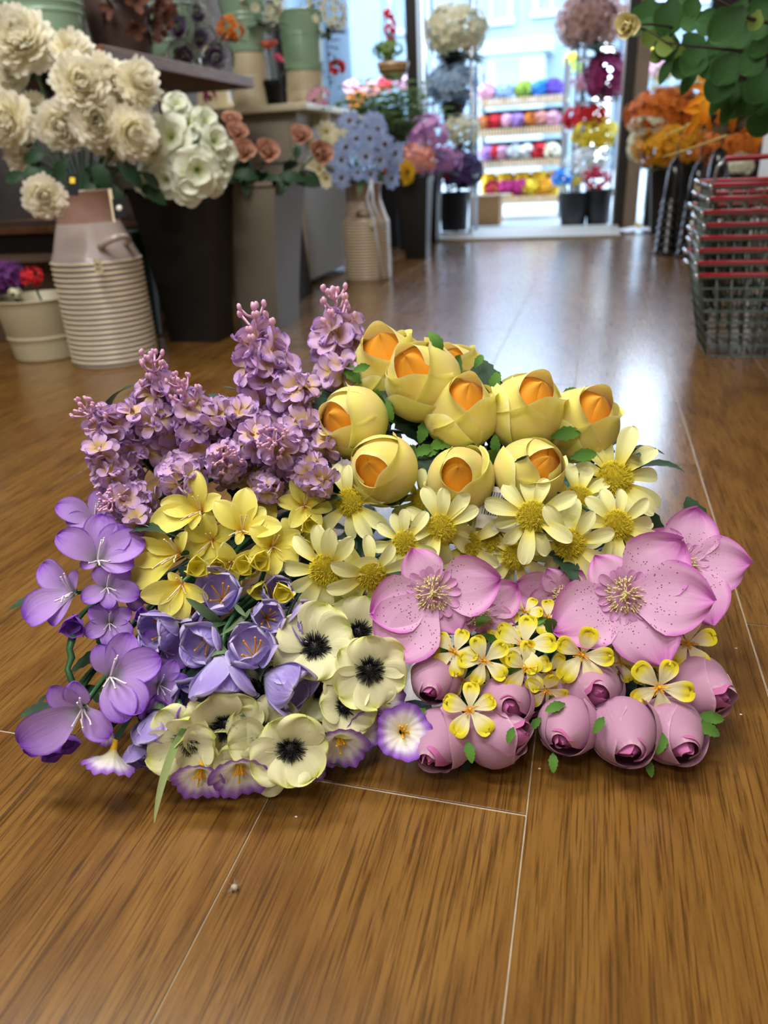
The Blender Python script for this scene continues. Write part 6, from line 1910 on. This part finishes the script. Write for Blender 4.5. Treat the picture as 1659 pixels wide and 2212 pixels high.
gr = (-.05, .93, .12)
b = start('rosebud_bouquet', 'bouquet of ten yellow silk rosebuds with orange hearts, highest in the heap', 'bouquet', gr)
fl = [rosebud(b, 'yellow_rosebud', l, r, s, i) for i, (l, r, s) in enumerate(ROSES)]
finish(b, fl, gr, 34, LEAF_D, .05)
for i, (l, r, s) in enumerate((
    ((-0.1628,0.6712,0.2258),(0.8447,-0.5212,0.6665),0.0675),
    ((-0.1671,0.6582,0.2135),(-0.915,0.2423,-2.6964),0.0626),
    ((-0.1502,0.6529,0.2044),(0.5647,0.7735,-0.5976),0.0577),
    ((-0.0793,0.7001,0.2003),(0.5701,-0.7836,0.9391),0.0643),
    ((-0.0875,0.697,0.2226),(-0.2661,-0.9319,2.0178),0.0634),
    ((-0.0728,0.6938,0.1835),(-0.3852,0.8458,-1.9712),0.0551),
    ((-0.1525,0.6878,0.2303),(-0.8943,-0.4385,3.0403),0.0639),
    ((-0.0438,0.727,0.1875),(0.9251,-0.0733,0.0999),0.0661),
    ((-0.191,0.6816,0.2286),(-0.5253,0.8558,-1.9344),0.0689),
    ((-0.2257,0.6864,0.2355),(-0.9804,-0.071,-2.8471),0.0652),
    ((-0.1061,0.6704,0.2025),(-0.0011,-0.9232,1.7288),0.0536),
    ((-0.1788,0.6689,0.2189),(0.9496,0.3511,0.3833),0.0634),
    ((-0.0913,0.6939,0.1947),(-1.0518,0.0018,2.9496),0.0643),
    ((-0.1425,0.6716,0.2147),(0.9582,-0.0158,0.4696),0.063),
    ((-0.066,0.7152,0.1882),(0.8769,-0.3434,0.6026),0.0609),
    ((-0.1801,0.6822,0.1926),(0.5588,0.6461,-0.3821),0.0369),
    ((-0.2263,0.6525,0.1709),(0.1107,0.6242,-1.2934),0.0488),
    ((-0.049,0.7335,0.1874),(-0.7552,0.4863,-2.9561),0.0514),
    ((-0.0666,0.6923,0.1814),(0.8089,-0.1066,0.4601),0.0431),
    ((-0.0532,0.7395,0.2069),(-0.9666,0.1879,-2.5416),0.0485),
    ((-0.0743,0.738,0.1738),(0.2427,-0.9563,1.0499),0.0374),
    ((-0.1278,0.7242,0.2103),(-0.3177,0.7031,-1.5613),0.0482),
    ((-0.0487,0.7245,0.1804),(1.0003,0.0709,-0.068),0.0454),
    ((-0.0334,0.7392,0.2323),(0.1569,0.8215,-1.238),0.0442),
    ((-0.0332,0.7376,0.1768),(-0.7486,-0.2095,2.6516),0.044),
    ((-0.2095,0.6908,0.1947),(-0.9104,0.3684,-2.5677),0.0376),
    ((-0.0379,0.7454,0.2312),(-1.1094,0.2877,-3.034),0.0361),
    ((-0.0778,0.7441,0.1979),(-0.8346,-0.4691,-2.966),0.0372),
    ((-0.2368,0.695,0.2313),(0.3662,0.7367,-0.2244),0.044),
    ((-0.1807,0.7058,0.1682),(-0.9065,0.2208,-2.866),0.0404),
    ((-0.1474,0.6778,0.1618),(0.5211,0.631,-0.192),0.0379),
    ((-0.0157,0.7104,0.1625),(-0.5837,0.4769,-2.3993),0.0437),
    ((-0.0168,0.7352,0.1835),(0.9206,-0.4505,-0.0723),0.0449),
    ((-0.1469,0.6783,0.191),(0.9268,0.2565,0.1663),0.0447),
    ((-0.0292,0.7155,0.181),(-0.8106,0.2137,-2.9396),0.0353),
    ((-0.1806,0.6976,0.1963),(-0.9437,0.171,-2.9201),0.0451),
    ((-0.0493,0.7497,0.2043),(-0.8308,-0.0261,2.786),0.0399),
    ((-0.1206,0.6884,0.1819),(0.5023,-0.6389,0.8216),0.0376),
    ((-0.0992,0.7014,0.1464),(0.5036,-0.5518,0.6065),0.0406),
    ((-0.163,0.7074,0.1729),(0.9759,-0.2456,0.3496),0.0397),
    ((-0.1214,0.7349,0.2142),(-1.0794,-0.2188,-2.7861),0.0443),
    )):
    put('leaf', LEAF_D[i % 2], b, Vector(l) - b.location, r, s)
for (l, r, s) in (
    ((-0.2004,0.6737,0.2769),(-1.009,0.2398,-2.6843),0.0186),
    ((-0.1328,0.6861,0.286),(-0.4511,-0.8912,2.69),0.0262),
    ((-0.1053,0.7081,0.2676),(0.5944,-0.6242,1.1218),0.018),
    ((-0.0884,0.7017,0.2445),(0.456,-0.9093,1.1349),0.0248),
    ((-0.1434,0.6664,0.2281),(-0.5727,0.9441,-2.0259),0.0266),
    ((-0.1454,0.6406,0.1999),(0.9832,-0.2708,0.406),0.0197),
    ((-0.1333,0.6476,0.2072),(-0.9931,0.2826,-2.7544),0.0241),
    ((-0.0742,0.6327,0.1768),(0.8874,-0.4531,0.4549),0.0214),
    ((-0.0099,0.6658,0.195),(1.0034,-0.0674,0.402),0.028),
    ((-0.0757,0.659,0.1965),(-0.4881,-0.9609,1.9352),0.0219),
    ((-0.0236,0.737,0.2313),(0.9188,-0.3927,0.5393),0.0208),
    ((-0.0282,0.6793,0.2099),(0.9237,-0.1008,0.3465),0.0306),
    ((-0.1897,0.6629,0.2484),(0.5982,0.8386,-0.5318),0.0266),
    ((-0.1873,0.641,0.2256),(-0.6621,0.7381,-2.1258),0.0197),
    ((-0.2136,0.6826,0.2559),(-0.8092,-0.6757,2.6922),0.0297),
    ((-0.1127,0.6569,0.214),(-1.0135,0.2499,-2.7009),0.0306),
    ):
    put('leaf', LEAF_G[0], b, Vector(l) - b.location, r, s)

gr = (-.30, .97, .12)
b = start('lilac_bouquet', 'bouquet of mauve lilac spikes with pink plastic buds, upper left of the heap', 'bouquet', gr)
fl = [spike(b, l, r, s, t, n) for l, r, s, t, n in LILAC]
finish(b, fl, gr, 34, LEAF_D, .06)

gr = (-.42, .80, .03)
b = start('freesia_bouquet', 'bouquet of purple silk freesias with white stamens, far left on the floor', 'bouquet', gr)
fl = [freesia(b, 'freesia_flower', FREESIA_P, STAMENS_W, l, r, s, a) for l, r, s, a in PURPLE]
bu = [closed_bud(b, 'freesia_bud', FREESIA_B, l, r, s) for l, r, s in PURPLE_BUDS]
finish(b, fl + bu, gr, 16, LEAF_D, .05)
zz = [Vector(q) - b.location for q in ((-0.3968,0.4263,0.1093), (-0.3958,0.4173,0.1018), (-0.3935,0.4149,0.0955), (-0.3929,0.4066,0.0901), (-0.3793,0.3953,0.0706))]
put('zigzag_stem', MB().tube([tuple(q) for q in zz], [.0035, .0028, .003, .0025, .003], 7).mesh('zigzag_stem', M_STEM), b)

gr = (-.26, .86, .08)
b = start('freesia_bouquet', 'bouquet of bright yellow silk freesias below the lilac', 'bouquet', gr)
fl = [freesia(b, 'freesia_flower', YFREE_P, STAMENS_C, l, r, s, a) for l, r, s, a in YELLOW]
bu = [closed_bud(b, 'freesia_bud', YFREE_B, l, r, s) for l, r, s in YELLOW_BUDS]
finish(b, fl + bu, gr, 16, LEAF_D, .045)

gr = (-.02, .90, .05)
b = start('daisy_bouquet', 'bouquet of cream silk daisies with fuzzy yellow centres under the yellow rosebuds', 'bouquet', gr)
fl = [daisy(b, l, r, s, n) for l, r, s, n in DAISY]
finish(b, fl, gr, 22, LEAF_D, .045)
wire = [Vector(q) - b.location for q in ((-0.0243,0.607,0.1723), (-0.0126,0.6077,0.1764), (0.0013,0.6084,0.1743), (0.0114,0.6085,0.1684), (0.0109,0.6104,0.1585))]
put('wire_stem', MB().tube([tuple(q) for q in wire], .0014, 6).mesh('wire_stem', M_STEM), b)
tagm = MB().box((0, 0, 0), (.036, .040, .0004))
tg = put('barcode_tag', tagm.mesh('barcode_tag', M_WHITEPAINT, False), b, Vector((-0.0678,0.609,0.1646)) - b.location, (0.9315,0.1258,0.0128), label='white price tag with a barcode')
bars = MB()
x = -.015
brg = random.Random(4)
while x < .015:
    w = brg.choice((.0004, .0004, .0008, .0012))
    bars.box((x + w / 2, .004, .0004), (w, .022, .0003))
    x += w + brg.choice((.0004, .0006, .0009))
put('barcode', bars.mesh('barcode', M_BLACK, False), tg)

gr = (.06, .82, .04)
b = start('hellebore_bouquet', 'bouquet of large pink hellebores with speckled petals, right of centre', 'bouquet', gr)
fl = [hellebore(b, l, r, s, a) for l, r, s, a in HELL]
finish(b, fl, gr, 14, LEAF_D, .06)

gr = (-.27, .74, .03)
b = start('crocus_bouquet', 'bouquet of violet crocuses with grassy leaves between freesias and anemones', 'bouquet', gr)
fl = [crocus(b, l, r, s, o) for l, r, s, o in CROCUS]
finish(b, fl, gr, 10, LEAF_D, .04)


def blade(pts, w, mat):
    n = 14
    c = [np.array(p) for p in pts]
    k = len(c) - 1
    Q = []
    for t in np.linspace(0, 1, n):
        # Bezier through a short control list
        q = [np.array(p, float) for p in c]
        while len(q) > 1:
            q = [a * (1 - t) + d * t for a, d in zip(q[:-1], q[1:])]
        Q.append(q[0])
    Q = np.array(Q)
    T = np.gradient(Q, axis=0)
    T /= np.linalg.norm(T, axis=1)[:, None]
    S = np.cross(T, np.array([0, -.8, .6]))
    S /= np.linalg.norm(S, axis=1)[:, None] + 1e-9
    N = np.cross(S, T)
    wd = w * np.sin(np.linspace(.25, PI * .99, n)) ** .7
    P = np.stack([Q - S * wd[:, None], Q + N * (wd * .35)[:, None] * -1, Q + S * wd[:, None]], 1)
    put('blade_leaf', MB().grid(P).mesh('blade_leaf', mat), b, -b.location)


blade([(-0.2801,0.4653,0.1083), (-0.2826,0.4513,0.1284), (-0.3008,0.4519,0.1404)], .0042, M_SAGE)
blade([(-0.2765,0.4671,0.1099), (-0.2854,0.4456,0.1184), (-0.2999,0.4413,0.1181)], .0026, M_SAGE)
blade([(-0.2656,0.432,0.1022), (-0.2708,0.4097,0.0948), (-0.2705,0.3901,0.0543)], .0040, M_SAGE)
blade([(-0.2383,0.4458,0.0907), (-0.2283,0.4325,0.0929), (-0.2155,0.4225,0.0765)], .0038, M_SAGE)
blade([(-0.2544,0.4692,0.1248), (-0.2532,0.4566,0.1219), (-0.2704,0.4423,0.1145)], .0022, M_SAGE)
blade([(-0.2719,0.4751,0.1237), (-0.2593,0.4591,0.1306), (-0.2527,0.4581,0.1245)], .0022, M_SAGE)
blade([(-0.2457,0.4069,0.0741), (-0.2409,0.4025,0.0741), (-0.2338,0.4023,0.0695)], .0016, M_SAGE)
blade([(-0.2783,0.3894,0.0695), (-0.2863,0.3599,0.0536), (-0.2937,0.3453,0.0067)], .0034, M_BLADE)

gr = (-.16, .72, .025)
b = start('anemone_bouquet', 'bouquet of cream green anemones with black centres at the front', 'bouquet', gr)
fl = [anemone(b, l, r, s, n) for l, r, s, n in ANEM]
finish(b, fl, gr, 14, LEAF_D, .045)

gr = (-.20, .80, .02)
b = start('petunia_bouquet', 'bouquet of white petunias with purple rims, peeping out along the front edge', 'bouquet', gr)
fl = [petunia(b, l, r, s) for l, r, s in PETUNIA]
finish(b, fl, gr, 10, LEAF_G, .03, .0022, -1.0)

gr = (.09, .76, .03)
b = start('jasmine_bouquet', 'bouquet of small yellow and cream five petal blossoms under the pink hellebores', 'bouquet', gr)
fl = [small_flower(b, l, r, s) for l, r, s in SMALL]
finish(b, fl, gr, 40, LEAF_G, .022)

gr = (.07, .78, .02)
b = start('rosebud_bouquet', 'bouquet of mauve pink silk rosebuds lying on the floor at the front right', 'bouquet', gr)
fl = [pink_bud(b, 'pink_rosebud', l, r, s, i) for i, (l, r, s) in enumerate(PINKS)]
finish(b, fl, gr, 24, LEAF_D, .05)
for (l, r, s) in (
    ((-0.0692,0.4386,0.0464),(0.1496,0.6395,-1.1672),0.0178),
    ((-0.0352,0.4482,0.0579),(-0.2509,0.6318,-1.912),0.0141),
    ((-0.005,0.4556,0.0316),(0.0607,0.6481,-1.4786),0.0162),
    ((0.0018,0.4781,0.062),(-0.5609,0.2922,-2.7473),0.0181),
    ((0.031,0.4732,0.0582),(-0.3159,0.6351,-2.1673),0.016),
    ((0.0772,0.4845,0.0422),(-0.2545,0.6139,-1.9013),0.0198),
    ((0.101,0.5021,0.0406),(0.7883,0.3753,-0.155),0.0219),
    ((0.1032,0.5092,0.042),(0.8576,0.122,0.085),0.0221),
    ((-0.0159,0.4768,0.0462),(-0.3372,0.6987,-2.4221),0.0147),
    ((-0.1054,0.4563,0.0572),(-0.5896,0.3843,-2.3951),0.0166),
    ((0.067,0.4763,0.0196),(0.2628,0.6178,-1.3136),0.0145),
    ):
    put('leaf', LEAF_G[0], b, Vector(l) - b.location, r, s)
